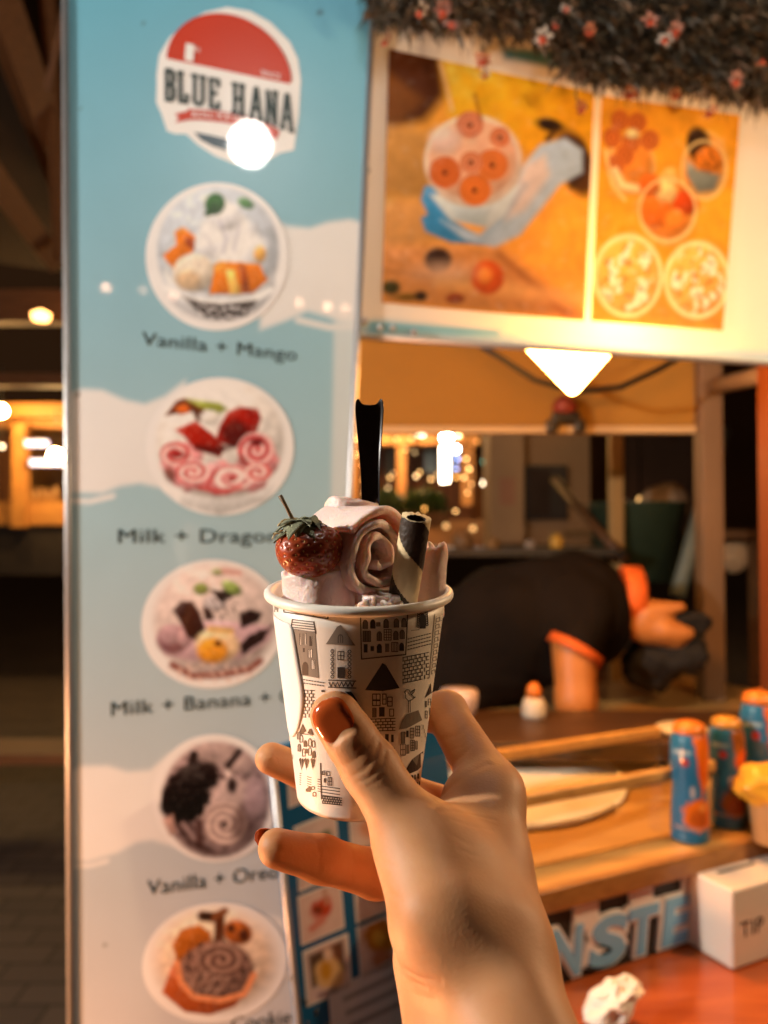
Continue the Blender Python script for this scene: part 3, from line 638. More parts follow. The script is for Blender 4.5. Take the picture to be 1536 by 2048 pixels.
def ph2(k):
    k.sh = .34; k.c[:] = srgb(236, 172, 56); k.mottle(160, .14, 5); k.poly([(1190, 470), (1290, 420), (1460, 500), (1450, 660), (1180, 640)], (232, 158, 36), 30, .7)
    for (x, y, rx, ry) in ((1262, 330, 48, 58), (1335, 420, 58, 70), (1410, 330, 44, 66)):
        k.ell(x, y, rx, ry, (244, 206, 140), 9); k.ell(x, y-4, rx*.9, ry*.9, (236, 160, 70), 9)
    for (x, y, rx, ry, s) in ((1256, 552, 70, 84, 3), (1394, 560, 66, 78, 9)):
        k.ell(x, y, rx, ry, (246, 214, 150), 8); k.ell(x, y, rx*.9, ry*.9, (244, 190, 100), 8); k.mottle(46, .9, s, (252, 244, 226), .05, .35, (x, y, rx*.85, ry*.85)); k.mottle(34, .7, s+4, (220, 120, 40), .35, .3, (x, y, rx*.85, ry*.85)); k.ring(x, y, rx*.94, ry*.94, 3, (252, 230, 180), 4)
    for (x, y) in ((1240, 240), (1275, 245), (1225, 275), (1262, 285), (1300, 280), (1250, 310), (1230, 330)): k.spiral(x, y, 20, 22, 2.2, (226, 140, 70), (186, 96, 40))
    k.ell(1265, 268, 12, 10, (250, 226, 170), 8); k.line([(1230, 340), (1245, 370), (1290, 380)], 7, (250, 222, 170), 8)
    for (x, y, r, c) in ((1310, 420, 36, (226, 130, 44)), (1370, 405, 26, (206, 86, 26)), (1330, 380, 24, (250, 214, 150)), (1350, 440, 22, (232, 150, 60)), (1300, 370, 22, (220, 120, 40)), (1340, 350, 14, (244, 200, 120)), (1370, 360, 18, (232, 150, 60))): k.ell(x, y, r, r, c, 10, wob=3, seed=int(x))
    k.ell(1398, 290, 24, 36, (64, 42, 28), 8, -12); k.ell(1418, 318, 28, 26, (226, 140, 50), 8); k.mottle(18, .7, 8, (110, 60, 20), .2, .3, (1415, 320, 30, 26)); k.poly([(1375, 320), (1395, 340), (1440, 350), (1430, 380), (1395, 385), (1372, 350)], (140, 146, 140), 8); k.ring(1408, 340, 44, 58, 2, (250, 214, 150), 5)
    k.line([(1210, 300), (1225, 370), (1250, 400)], 3, (250, 216, 150), 5); k.ring(1335, 420, 56, 62, 2, (252, 220, 160), 5)
for (q, f, lb) in (([(765, 604), (1170, 641), (1190, 184), (779, 96)], ph1, 'printed photo of a gloved hand holding a cup of rolls'), ([(1184, 641), (1447, 661), (1482, 229), (1205, 190)], ph2, 'bright printed photo of five filled glasses')):
    o = print_quad('printed_photo', FP, q, .0026, m_back, mboard, (224, 150, 50), (lambda f_, q_: lambda k: (f_(k), grain(k, sum(v[0] for v in q_)/4, sum(v[1] for v in q_)/4, 300, 300, 77, .14, 3.0)))(f, q), -.002, 1.15); o['label'] = lb

# ================================================================== FLOWER GARLAND ALONG THE TOP
gar = thing('flower_garland', 'dark artificial grass garland with small pink and red flowers over menu board', 'garland', tuple(FP.at(1150, 0, .05)))
m_leaf = mat('artificial_leaf', (.045, .036, .022), .55, var=.6, vscale=30)
m_leaf2 = mat('pale_leaf', (.17, .13, .09), .55, var=.4, vscale=30); m_leaf3 = mat('brown_leaf', (.14, .075, .035), .6, var=.4, vscale=30)
rs = np.random.RandomState(3)
lowx = np.array([740, 790, 850, 930, 1010, 1090, 1130, 1200, 1300, 1400, 1540, 1800]); lowy = np.array([28, 48, 56, 58, 64, 80, 138, 160, 158, 168, 200, 226])
V = []; F = []; M = []
for i in range(12000):
    px = rs.uniform(738, 1780); lim = np.interp(px, lowx, lowy); py = lim - abs(rs.normal(0, 1))*75 - rs.uniform(0, 30)
    if px < 1070 and rs.rand() < .55: continue
    if rs.rand() < .10: py = lim - rs.uniform(-8, 10)
    o = FP.at(px, py, .012+rs.uniform(0, .055)); ln = rs.uniform(.010, .040)
    a = rs.uniform(-1.3, 1.3)+(-math.pi/2); d = FP.u*math.cos(a)+up*math.sin(a)*rs.uniform(.4, 1)+FP.n*rs.uniform(-.3, .9); d /= np.linalg.norm(d)
    s = np.cross(d, rs.normal(size=3)); s /= np.linalg.norm(s); w = rs.uniform(.0009, .0027); n = len(V); bend = up*-.3*ln
    V += [o-s*w*.6, o+s*w*.6, o+d*ln*.55+s*w, o+d*ln*.55-s*w, o+d*ln+bend]; F += [(n, n+1, n+2, n+3), (n+3, n+2, n+4)]
    c = rs.rand(); mi = 0 if c < .62 else (1 if c < .8 else 2); M += [mi, mi]
fo = mesh_obj('foliage', V, F, [m_leaf, m_leaf2, m_leaf3], gar, mi=M); fo['kind'] = 'stuff'
m_core = mat('dark_core', (.018, .014, .01), .9, var=.3)
b = MB()
for i in range(40):
    x0, x1 = 1075+i*18, 1075+(i+1)*18; l0 = np.interp(x0, lowx, lowy)-34; 
    A = FP.at(x0, l0, .006); B = FP.at(x1, np.interp(x1, lowx, lowy)-34, .006); b.box(A, B-A, up*.3, FP.n*.02)
b.build('backing', m_core, gar)
m_pet = [mat('pink_petal', (.34, .17, .14), .6, var=.15), mat('white_petal', (.40, .34, .28), .6, var=.1), mat('salmon_petal', (.42, .13, .05), .6, var=.15)]
m_fc = mat('red_flower_heart', (.34, .045, .015), .6, var=.2)
fl = [(885, 20, 0), (1105, 50, 0), (900, 52, 0), (1085, 75, 1), (1180, 60, 2), (1300, 40, 0), (1330, 80, 1), (1350, 60, 0), (965, 120, 2), (970, 150, 1), (1160, 215, 2), (1350, 190, 2), (1420, 222, 2), (1470, 160, 0), (840, 20, 1), (770, 78, 0), (1260, 186, 2), (1130, 20, 1), (1520, 130, 2)]
for (px, py, ty) in fl:
    c = FP.at(px, py, .085 if py < np.interp(px, lowx, lowy) else .05); sc = rs.uniform(.6, 1.1); ax = FP.n+rs.normal(size=3)*.45-up*.25; ax /= np.linalg.norm(ax)
    x = np.cross(ax, up); x /= np.linalg.norm(x); y = np.cross(ax, x)
    b = MB(); np_ = rs.randint(6, 9)
    for j in range(np_):
        a = 6.283*j/np_+rs.rand()*.3; d = x*math.cos(a)+y*math.sin(a); s = np.cross(ax, d); l = .015*sc*rs.uniform(.8, 1.1)
        b.add([c+d*.003, c+d*l*.55+s*l*.26+ax*.003, c+d*l+ax*rs.uniform(-.002, .004), c+d*l*.55-s*l*.26+ax*.003], [(0, 1, 2, 3)], 0)
    fo = b.build('flower', m_pet[ty], gar)
    b = MB(); b.lathe([(.001, .0), (.0052*sc, .002), (.0046*sc, .006), (.001, .008)], c+y*.004, 8, ax=ax); h = b.build('flower_heart', m_fc, fo, smooth=True)
    if py > np.interp(px, lowx, lowy)-10:
        b = MB(); b.tube([c-ax*.002, c+up*.02-ax*.008, c+up*.05-ax*.012], .0012, 5); b.build('stem', m_leaf, fo)

# ================================================================== PAPER CUP
CB = W(716, 1584, .336); CTOP = W(718, 1184, .3275)
cax = CTOP-CB; CUPH = np.linalg.norm(cax); cax /= CUPH
RB, RT = .0264, .0368
def cup_r(h): return RB+(RT-RB)*h/CUPH
cx_ = np.cross(cax, [0, 1, 0]); cx_ /= np.linalg.norm(cx_); cx_ = -cx_ if cx_[0] < 0 else cx_; cy_ = np.cross(cax, cx_)      # right, away
def cup_pt(th, h, off=0):
    """th = 0 faces the camera, positive to the right"""
    r = cup_r(np.asarray(h))+off; th = np.asarray(th)
    return CB + np.multiply.outer(h, cax) + (r*np.sin(th))[..., None]*cx_ - (r*np.cos(th))[..., None]*cy_
if np.dot(cy_, [0, 1, 0]) < 0: cy_ = -cy_
def cup_hit(px, py, off=0):
    """ray against the cup's cone"""
    px = np.asarray(px, float); r = ray(px, py); o = np.array([0, 0, CAM_H])-CB
    k = (RT-RB)/CUPH; R0 = RB+off
    dz = r@cax; oz = o@cax; dp = r-dz[..., None]*cax; op = o-oz*cax
    A = (dp*dp).sum(-1)-(k*dz)**2; Bq = 2*((dp@op)-k*dz*(R0+k*oz)); C = op@op-(R0+k*oz)**2
    disc = np.maximum(Bq*Bq-4*A*C, 0); t = (-Bq-np.sqrt(disc))/(2*A)
    return np.array([0, 0, CAM_H])+r*t[..., None]
cup = thing('paper_cup', 'white paper cup printed with little black and grey houses held in the hand', 'cup', tuple(CB))
m_paper = mat('cup_paper', (.80, .745, .66), .42, var=.03, vscale=90, sss=.08, sssr=(.004, .003, .002), bump=.05, bscale=900)
# body with wall thickness, rolled rim, recessed base
prof = [(.0, .006), (RB-.0012, .006), (RB-.0012, .0006), (RB, .0)]
prof += [(cup_r(CUPH*t), CUPH*t) for t in np.linspace(.02, .985, 14)]
RR = .0021
prof += [(RT+RR*.55+RR*math.cos(a), CUPH+RR*math.sin(a)) for a in np.linspace(-2.4, 2.2, 12)]
prof += [(cup_r(CUPH*t)-.0006, CUPH*t) for t in np.linspace(.97, .1, 8)]+[(.0, .007)]
b = MB(); b.lathe([(max(r, .0003), h) for r, h in prof], CB, 120, ax=cax); b.build('cup_body', m_paper, cup, smooth=True)
# seam of the rim
# ---------- the printed houses: thin ink on the cone
m_i = [mat('black_ink', (.030, .024, .022), .5, var=.1), mat('grey_ink', (.20, .175, .145), .5, var=.1), m_paper]
class Print:
    def __init__(s): s.V = []; s.F = []; s.M = []; s.lay = 0
    def quad(s, P, m=0, n=1):
        P = np.array(P, float)
        for i in range(n):
            a0, a1 = i/n, (i+1)/n; k = len(s.V)
            s.V += [P[0]*(1-a0)+P[1]*a0, P[0]*(1-a1)+P[1]*a1, P[3]*(1-a1)+P[2]*a1, P[3]*(1-a0)+P[2]*a0]; s.F.append((k, k+1, k+2, k+3)); s.M.append(m)
    def poly(s, P, m=0):
        k = len(s.V); s.V += [np.array(p, float) for p in P]; s.F.append(tuple(range(k, k+len(P)))); s.M.append(m)
    def fan(s, P, m=0, n=6):
        """convex shape cut in strips so that it follows the curve"""
        P = np.array(P, float); x0, x1 = P[:, 0].min(), P[:, 0].max()
        def span(x):
            ys = []
            for a, c in zip(P, np.roll(P, -1, 0)):
                if (a[0]-x)*(c[0]-x) <= 0 and a[0] != c[0]: ys.append(a[1]+(c[1]-a[1])*(x-a[0])/(c[0]-a[0]))
            return (min(ys), max(ys)) if ys else (0, 0)
        xs = np.linspace(x0+1e-3, x1-1e-3, n+1)
        for a, c in zip(xs[:-1], xs[1:]):
            A, C_ = span(a), span(c); s.quad([(a, A[0]), (c, C_[0]), (c, C_[1]), (a, A[1])], m)
    def line(s, P, w=2.0, m=0):
        for (x0, y0), (x1, y1) in zip(P[:-1], P[1:]):
            d = np.array([x1-x0, y1-y0], float); ln = np.linalg.norm(d)
            if ln < 1e-6: continue
            d /= ln; e = np.array([-d[1], d[0]])*w/2; a = np.array([x0, y0])-d*w*.3; c = np.array([x1, y1])+d*w*.3
            s.quad([a+e, c+e, c-e, a-e], m, max(1, int(ln/14)))
    def rect(s, x0, y0, x1, y1, w=2, sl=0, m=0): s.line([(x0, y0), (x1, y0+sl*(x1-x0)), (x1, y1+sl*(x1-x0)), (x0, y1), (x0, y0)], w, m)
    def box(s, x0, y0, x1, y1, m=0, sl=0): s.quad([(x0, y0), (x1, y0+sl*(x1-x0)), (x1, y1+sl*(x1-x0)), (x0, y1)], m, max(1, int(abs(x1-x0)/12)))
    def arch(s, x, y, w, h, m=0, out=True, sl=0):
        P = [(x-w/2, y), (x-w/2, y-h*.62)]+[(x-w/2*math.cos(a), y-h*.62-h*.38*math.sin(a)) for a in np.linspace(.3, math.pi-.3, 5)]+[(x+w/2, y-h*.62), (x+w/2, y)]
        if m is not None: s.fan(P, m, 4)
        if out: s.line(P+[P[0]], 1.6)
    def window(s, x, y, w, h, nx=2, ny=2, lw=1.7, fill=None, sl=0):
        if fill is not None: s.box(x, y, x+w, y+h, fill, sl)
        s.rect(x, y, x+w, y+h, lw, sl)
        for i in range(1, nx): s.line([(x+w*i/nx, y+sl*w*i/nx), (x+w*i/nx, y+h+sl*w*i/nx)], lw*.8)
        for j in range(1, ny): s.line([(x, y+h*j/ny), (x+w, y+h*j/ny+sl*w)], lw*.8)
    def circ(s, x, y, r, w=1.6): s.line([(x+r*math.cos(a), y+r*math.sin(a)) for a in np.linspace(0, 6.283, 9)], w)
    def bricks(s, x0, y0, x1, y1, rows, cols, sl=0, w=1.7):
        h = (y1-y0)/rows
        for j in range(rows+1): s.line([(x0, y0+j*h), (x1, y0+j*h+sl*(x1-x0))], w)
        for j in range(rows):
            for i in range(cols+1):
                x = x0+(x1-x0)*(i+(.5 if j % 2 else .08))/cols
                if x < x1: s.line([(x, y0+j*h+sl*(x-x0)), (x, y0+(j+1)*h+sl*(x-x0))], w)
    def dash(s, x0, y0, x1, y1, n, w=1.8):
        for i in range(n): 
            a = i/n; c = (i+.62)/n; s.line([(x0+(x1-x0)*a, y0+(y1-y0)*a), (x0+(x1-x0)*c, y0+(y1-y0)*c)], w)
    def dots(s, x, y0, y1, n, r=3.2):
        for i in range(n): s.circ(x, y0+(y1-y0)*i/(n-1), r)
p = Print()
# top row
p.box(549, 1208, 557, 1224, 1); p.line([(568, 1214), (568, 1224), (656, 1237), (656, 1228)], 2); p.window(626, 1222, 10, 8, 2, 1); p.box(664, 1227, 671, 1233); p.box(680, 1228, 687, 1234)
# shop with striped awning
for j in range(5): p.line([(585-j*.8, 1239+j*5), (627+j*.8, 1244+j*5)], 1.8)
p.line([(585, 1239), (582, 1260)], 1.8); p.line([(627, 1243), (632, 1267)], 1.8)
p.quad([(584, 1256), (630, 1264), (638, 1356), (600, 1350)], 1, 6)
q = Print()                                                     # upper layer (windows cut pale / black over grey)
p.box(600, 1267, 613, 1289, 2, .1); p.box(617, 1299, 625, 1315, 2); p.box(623, 1320, 630, 1338, 2); p.window(600, 1267, 13, 22, 2, 4, 1.6); p.box(619, 1272, 625, 1292); p.window(617, 1299, 8, 16, 2, 2, 1.6); p.window(623, 1320, 7, 18, 2, 2, 1.6); p.arch(611, 1350, 11, 26, 0); p.box(606, 1296, 610, 1304)
# pointed grey roof house
p.fan([(652, 1288), (679, 1246), (711, 1291)], 1, 8); p.arch(681, 1285, 9, 16, None); p.line([(681, 1269), (681, 1285)], 1.3); p.line([(676, 1277), (686, 1277)], 1.3)
p.window(676, 1303, 12, 16, 2, 2, 1.8); p.box(675, 1334, 690, 1356); p.dots(665, 1302, 1353, 7); p.dots(699, 1303, 1353, 7)
p.line([(657, 1360), (712, 1362)], 2); p.line([(658+i*4.2, 1364+(9 if i % 2 else 0)) for i in range(13)], 2); p.line([(657, 1374), (712, 1376)], 2)
# large framed facade
p.line([(721, 1230), (815, 1226), (811, 1309), (723, 1318), (721, 1230)], 2.2); p.line([(767, 1226), (771, 1229), (775, 1225)], 2)
for (x, m) in ((730.5, 1), (745.5, 0), (772, 1), (792.5, 1), (807.5, 1)): p.arch(x, 1257-(x-730)*.045, 9, 17, m)
p.box(753, 1245, 760, 1252, 1); p.rect(753, 1245, 760, 1252, 1.4)
p.window(726, 1262, 15, 21, 3, 3, 1.6, 1); p.arch(758.5, 1281, 9, 18, 1); p.line([(758.5, 1265), (758.5, 1281)], 1.2); p.line([(754, 1273), (763, 1273)], 1.2); p.window(768, 1259, 14, 21, 3, 4, 1.5); p.arch(791.5, 1279, 9, 17, 1); p.arch(804, 1277, 9, 17, 1); p.line([(804, 1261), (804, 1277)], 1.2)
p.box(727.5, 1288, 735, 1305); p.box(741, 1292, 748, 1302); p.arch(758.5, 1305, 8.5, 17, 0); p.box(770, 1287, 778, 1304, 1); p.window(783, 1285, 12.5, 18, 4, 1, 1.5); p.arch(803, 1301, 8, 15, 0)
# right top: arched door with beads, dashed wall, bricks
p.line([(824, 1222), (850, 1219), (865, 1214)], 1.6); p.arch(845, 1256, 10, 29, 0); 
for i in range(7): p.circ(837-1.5+.3*i, 1252-i*4.2, 2.4); p.circ(853.5-.2*i, 1249-i*4.4, 2.4)
for (x, y) in ((841, 1224), (846, 1221), (851, 1223)): p.circ(x, y, 2.4)
p.line([(822, 1261), (838, 1259)], 1.4, 1)
for j in range(4): p.dash(815, 1278+j*7, 863, 1266+j*7, 9)
p.bricks(805, 1315, 857, 1366, 7, 6, -.2); p.quad([(865, 1224), (886, 1208), (889, 1206), (890, 1216)], 1, 3); p.line([(869, 1228), (858, 1356)], 1.4, 1)
for j in range(9): p.line([(871-j*1.1, 1234+j*13), (884-j*1.6, 1228+j*13)], 1.6, 1); p.rect(872-j*1.1, 1237+j*13, 879-j*1.2, 1244+j*13, 1.4, -.3, 1)
# big black roof house
p.fan([(730, 1380), (767, 1322), (799, 1376), (765, 1382)], 0, 10)
p.window(745, 1388, 15, 23, 2, 2, 1.8); p.line([(745, 1401), (760, 1401)], 2); p.window(765, 1388, 7, 20, 1, 2, 1.7); p.window(775, 1394, 9, 18, 1, 2, 1.7); p.box(745, 1416, 752, 1434, 1); p.rect(745, 1416, 752, 1434, 1.4); p.box(758, 1414, 769, 1433); p.window(779, 1418, 8, 14, 1, 1, 1.7)
p.bricks(741, 1438, 790, 1462, 4, 5, -.03); p.box(770, 1468, 777, 1490); p.box(782, 1469, 787, 1484); p.line([(771, 1499), (789, 1496)], 1.6); p.line([(772, 1505), (788, 1502)], 1.6); 
for i in range(3): p.line([(775+i*6, 1498), (775+i*6, 1505)], 1.5)
# bird on a roof
p.line([(810, 1383), (813, 1379), (818, 1380), (821, 1387), (827, 1394), (830, 1394), (824, 1399), (817, 1402), (811, 1396), (811, 1387), (808, 1384), (811, 1382)], 1.6); p.line([(821, 1385), (829, 1378), (827, 1385), (822, 1389)], 1.6); p.line([(816, 1402), (816, 1425)], 1.4); p.line([(820, 1401), (820, 1424)], 1.4)
p.fan([(797, 1459), (808, 1430), (842, 1418), (844, 1440), (815, 1456)], 1, 6)
p.window(802, 1464, 7, 22, 1, 1, 1.4, 1); p.box(812, 1461, 816.5, 1474); p.window(820, 1456, 7, 20, 2, 3, 1.4); p.window(831, 1452, 8, 20, 2, 3, 1.4, None); p.window(801, 1488, 9, 22, 2, 2, 1.4); p.box(812, 1489, 818, 1507, 1); p.window(821, 1480, 7, 21, 2, 4, 1.4); p.rect(831, 1482, 834, 1498, 1.2)
for j in range(5): p.line([(843, 1450+j*8), (856, 1446+j*8)], 1.4, 1); p.line([(846+j*2, 1450+j*8), (846+j*2, 1458+j*8)], 1.2, 1)
p.fan([(849, 1396), (861, 1366), (865, 1384)], 0, 4); p.box(850, 1402, 853, 1414); p.window(856, 1398, 5, 12, 1, 2, 1.3); p.window(850, 1422, 4, 14, 1, 2, 1.3); p.box(858, 1416, 861, 1430)
# house at right bottom
p.fan([(801, 1555), (824, 1518), (846, 1502), (846, 1528), (836, 1540)], 0, 8); p.fan([(824, 1519), (838, 1508), (834, 1532)], 1, 3)
p.window(806, 1558, 9, 17, 2, 3, 1.4); p.box(822, 1550, 826, 1562); p.box(828, 1549, 831, 1559); p.box(834, 1547, 838, 1557); p.box(818, 1570, 822, 1578)
for i in range(4): p.box(825+i*4, 1567-i*1.5, 827.5+i*4, 1574-i*1.5)
# behind / left of the thumb
p.fan([(690, 1383), (704, 1383), (727, 1424), (715, 1404)], 0, 6); p.dash(607, 1359, 651, 1366, 8); p.dash(608, 1366, 650, 1372, 8); p.bricks(607, 1380, 630, 1434, 8, 3, .04); p.box(643, 1380, 650, 1384)
p.fan([(598, 1466), (606, 1446), (613, 1462), (603, 1470)], 0, 4); p.fan([(615, 1466), (622, 1452), (628, 1470)], 0, 3); p.line([(597, 1466), (625, 1470)], 1.6)
for (x, y, h, m) in ((598, 1478, 14, 1), (603, 1484, 14, None), (611, 1493, 12, 0), (620, 1492, 15, None), (627, 1494, 13, None), (599, 1502, 14, 1), (608, 1512, 15, None), (613, 1506, 8, 0), (620, 1510, 15, None), (628, 1515, 13, 0)): p.arch(x, y, 5.5, h, m)
for x in (603.5, 613.5, 626): p.fan([(x-5, 1519), (x-2.5, 1515), (x, 1519), (x+.2, 1541)], 0, 4); p.fan([(x, 1519), (x+2.5, 1516), (x+5, 1521), (x+.2, 1541)], 0, 4)
for j in range(6): p.line([(600, 1546+j*4.4), (618, 1554+j*4.6), (641, 1559+j*4.8)], 1.5)
p.line([(641, 1526), (643, 1598)], 1.8); p.window(645, 1542, 5, 7, 1, 2, 1.5); p.box(648, 1556, 652, 1565); p.window(656, 1555, 8, 15, 2, 2, 1.5); p.window(653, 1543, 7, 8, 1, 1, 1.4)
for j in range(4): p.line([(644, 1572+j*6), (680, 1577+j*6)], 1.5)
p.bricks(645, 1592, 684, 1606, 3, 8, .1); p.arch(618, 1583, 7, 8, 0); p.circ(620, 1577, 3.4); p.circ(626, 1576, 3.4); p.box(612, 1577, 615, 1583); p.arch(629, 1592, 6, 8, None)
p.fan([(547, 1232), (562, 1240), (562, 1246), (547, 1238)], 1, 3)
for j in range(3): p.line([(583, 1530+j*14), (588, 1540+j*14)], 1.4, 1); p.rect(582, 1510+j*20, 586, 1518+j*20, 1.3, 0, 1)
PV = np.array(p.V)
# keep the strokes that land on the cone's near face; ink lies a hair above the paper
edge = np.clip(PV, [540, 1204], [897, 1640])
base3 = cup_hit(edge[:, 0], edge[:, 1])
rel = base3-CB; hh = rel@cax; rad = rel-hh[:, None]*cax; th = np.arctan2(rad@cx_, -(rad@cy_))
hh = np.clip(hh, .004, CUPH*.985)
for rep in range(2):                                             # the pattern repeats round the back
    P3 = cup_pt(th+rep*math.pi*.98, hh, .00012)
    P3 = P3 + (P3-CB-np.multiply.outer((P3-CB)@cax, cax))*np.repeat([.0009*i/len(p.F) for i in range(len(p.F))], [len(f) for f in p.F])[:, None]
    o = mesh_obj('house_print', P3, p.F, m_i, cup, mi=p.M); o['label'] = 'black and grey drawings of houses'
# ---------- blank white sticker at the left
ol = [(548, 1242), (560, 1241), (572, 1244), (582, 1250), (588, 1262), (591, 1280), (596, 1310), (601, 1340), (606, 1368), (609, 1390), (608, 1412), (604, 1436), (598, 1458), (590, 1472), (580, 1482)]
R1 = []; R0 = []
for (x, y) in ol:
    P = cup_hit(np.array([x]), np.array([y]))[0]; r_ = P-CB; h = r_@cax; q_ = r_-h*cax; t = math.atan2(q_@cx_, -(q_@cy_)); R1.append((t, h))
V = []; F = []; ns = 14
for (t, h) in R1:
    for i in range(ns): V.append(cup_pt(np.array([t+(-1.95-t)*i/(ns-1)]), np.array([h]), .00028)[0])
F = [(i*ns+j, i*ns+j+1, (i+1)*ns+j+1, (i+1)*ns+j) for i in range(len(R1)-1) for j in range(ns-1)]
o = mesh_obj('sticker', V, F, mat('sticker_paper', (.84, .82, .78), .45, var=.02), cup, smooth=True); o['label'] = 'blank white paper sticker'
md = o.modifiers.new('thick', 'SOLIDIFY'); md.thickness = .0003; md.offset = 0

# ================================================================== WHAT IS IN THE CUP
def noise3(P, sc, seed=0):
    return np.array([mnoise.noise(Vector((v[0]*sc+seed*7.3, v[1]*sc+seed*3.1, v[2]*sc))) for v in P])
m_ice = mat('pink_ice_cream', (.91, .65, .585), .38, var=.06, vscale=160, sss=.5, sssr=(.008, .004, .0022), bump=.4, bscale=480)
def ice_roll(name, c, ax, R, length, turns, phase, seed, label=None, thick=.0030, squash=1.0, xdir=None, ragged=.0012, core=.0030):
    """a sheet of ice cream rolled round the axis; c = centre of the near end"""
    ax = np.array(ax, float); ax /= np.linalg.norm(ax); x = np.array(xdir if xdir is not None else np.cross(ax, [0.3, .2, 1])); x = x-ax*(x@ax); x /= np.linalg.norm(x); y = np.cross(ax, x)
    n = int(turns*40); m = 16; tt = np.linspace(0, 1, n); th = phase+tt*turns*2*math.pi; rm = core+(R-thick/2-core)*tt**.85
    pitch = (R-core)/turns; th_ = np.minimum(thick, pitch*.82)*(1-.35*np.exp(-tt*6)); wob = 1+.05*np.sin(th*1.7+seed)+.03*np.sin(th*3.1+seed*2)
    ls = np.linspace(0, 1, m); V = []
    for side in (1, -1):
        for i in range(n):
            r = rm[i]*wob[i]+side*th_[i]/2
            for j in range(m):
                l = ls[j]*length; e0 = ragged*(math.sin(th[i]*2.3+seed)+.6*math.sin(th[i]*5.1+seed*1.7))*(1-ls[j])**2
                flare = 1+.06*(1-ls[j])**4
                V.append(np.array(c)+x*(r*flare*math.cos(th[i]))+y*(r*flare*squash*math.sin(th[i]))-ax*(l-e0))
    V = np.array(V); V += noise3(V, 260, seed)[:, None]*np.array([.0004]*3)+ (noise3(V, 90, seed+5)*.0007)[:, None]*x + (noise3(V, 90, seed+9)*.0007)[:, None]*y
    I = np.arange(n*m).reshape(n, m); J = I+n*m; F = []
    for i in range(n-1):
        for j in range(m-1): F += [(I[i, j], I[i, j+1], I[i+1, j+1], I[i+1, j]), (J[i, j], J[i+1, j], J[i+1, j+1], J[i, j+1])]
        F += [(I[i, 0], I[i+1, 0], J[i+1, 0], J[i, 0]), (I[i, m-1], J[i, m-1], J[i+1, m-1], I[i+1, m-1])]
    for j in range(m-1): F += [(I[0, j], J[0, j], J[0, j+1], I[0, j+1]), (I[n-1, j], I[n-1, j+1], J[n-1, j+1], J[n-1, j])]
    o = mesh_obj(name, V, F, m_ice, None, smooth=True, loc=tuple(c))
    md = o.modifiers.new('sub', 'SUBSURF'); md.levels = 1; md.render_levels = 1
    if label: tag(o, label, 'ice cream', 'ice cream rolls in the cup')
    return o
rgt, fwd, upc = np.array([1., 0, 0]), np.array([0, 1., 0]), cax
# middle roll lying with its spiral end to the right
ice_roll('ice_cream_roll', W(764, 1114, .3105), (.60, -.76, -.06), .0206, .038, 2.8, 2.3, 3, 'pink ice cream roll lying on its side with its spiral end showing', squash=.86, xdir=(0, 0, 1), thick=.0036)
# upright roll under the strawberry
ice_roll('ice_cream_roll', W(634, 1142, .3225), (-.01, .02, 1), .0164, .024, 3.2, 3.6, 8, 'upright cracked ice cream roll with the strawberry on top', ragged=.0009)
# right roll behind the wafer
ice_roll('ice_cream_roll', W(864, 1096, .332), (.06, .05, 1), .0084, .030, 2.2, .4, 5, 'thin upright ice cream roll with ragged top at the right rim', ragged=.0022, thick=.0026, core=.002)
# roll behind the middle one
ice_roll('ice_cream_roll', W(700, 1004, .342), (.04, .12, 1), .0130, .045, 2.6, 1.0, 12, 'upright ice cream roll at the back beside the black spoon', ragged=.0010)
# front roll low at the rim, mostly hidden in the cup
ice_roll('ice_cream_roll', W(772, 1180, .3125), (.06, -.10, 1), .0118, .028, 2.6, 4.4, 15, 'low ice cream roll at the foot of the wafer', ragged=.0006, thick=.0024)
# ruffled sheet edges along the front of the rim
for (a0, a1, rr, dh, sd, lb) in ((-.10, .62, .0312, -.004, 2, 'ruffled sheet of ice cream along the rim below the wafer'), (.05, .95, .0275, -.001, 6, 'ruffled sheet of ice cream just behind the rim at right')):
    nu, nv = 90, 12; V = []
    for i in range(nu):
        u_ = i/(nu-1); th_ = a0+(a1-a0)*u_
        for j in range(nv):
            v_ = j/(nv-1); r_ = rr-.002*(1-v_)+.0013*math.sin(u_*31+sd+v_*1.5)*v_+.0008*math.sin(u_*67+sd*2)*v_
            h_ = CUPH-.014+dh+v_*(.0165+.0016*math.sin(u_*17+sd)+.0009*math.sin(u_*53))
            V.append(CB+cax*h_+cx_*r_*math.sin(th_)-cy_*r_*math.cos(th_))
    V = np.array(V); V += noise3(V, 300, sd)[:, None]*np.array([.0005]*3)
    F = [(i*nv+j, i*nv+j+1, (i+1)*nv+j+1, (i+1)*nv+j) for i in range(nu-1) for j in range(nv-1)]
    o = mesh_obj('ice_cream_sheet', V, F, m_ice, None, smooth=True); md = o.modifiers.new('t', 'SOLIDIFY'); md.thickness = .0018; md = o.modifiers.new('s', 'SUBSURF'); md.levels = 1; md.render_levels = 1
    tag(o, lb, 'ice cream')
# soft filling under the rolls
b = MB(); b.lathe([(.001, 0), (.0315, 0), (.0335, .012), (.030, .017), (.001, .019)], CB+cax*.058, 40, ax=cax); o = b.build('soft_ice_cream', m_ice, None, smooth=True)
tag(o, 'soft pink ice cream filling the cup below the rolls', 'ice cream')

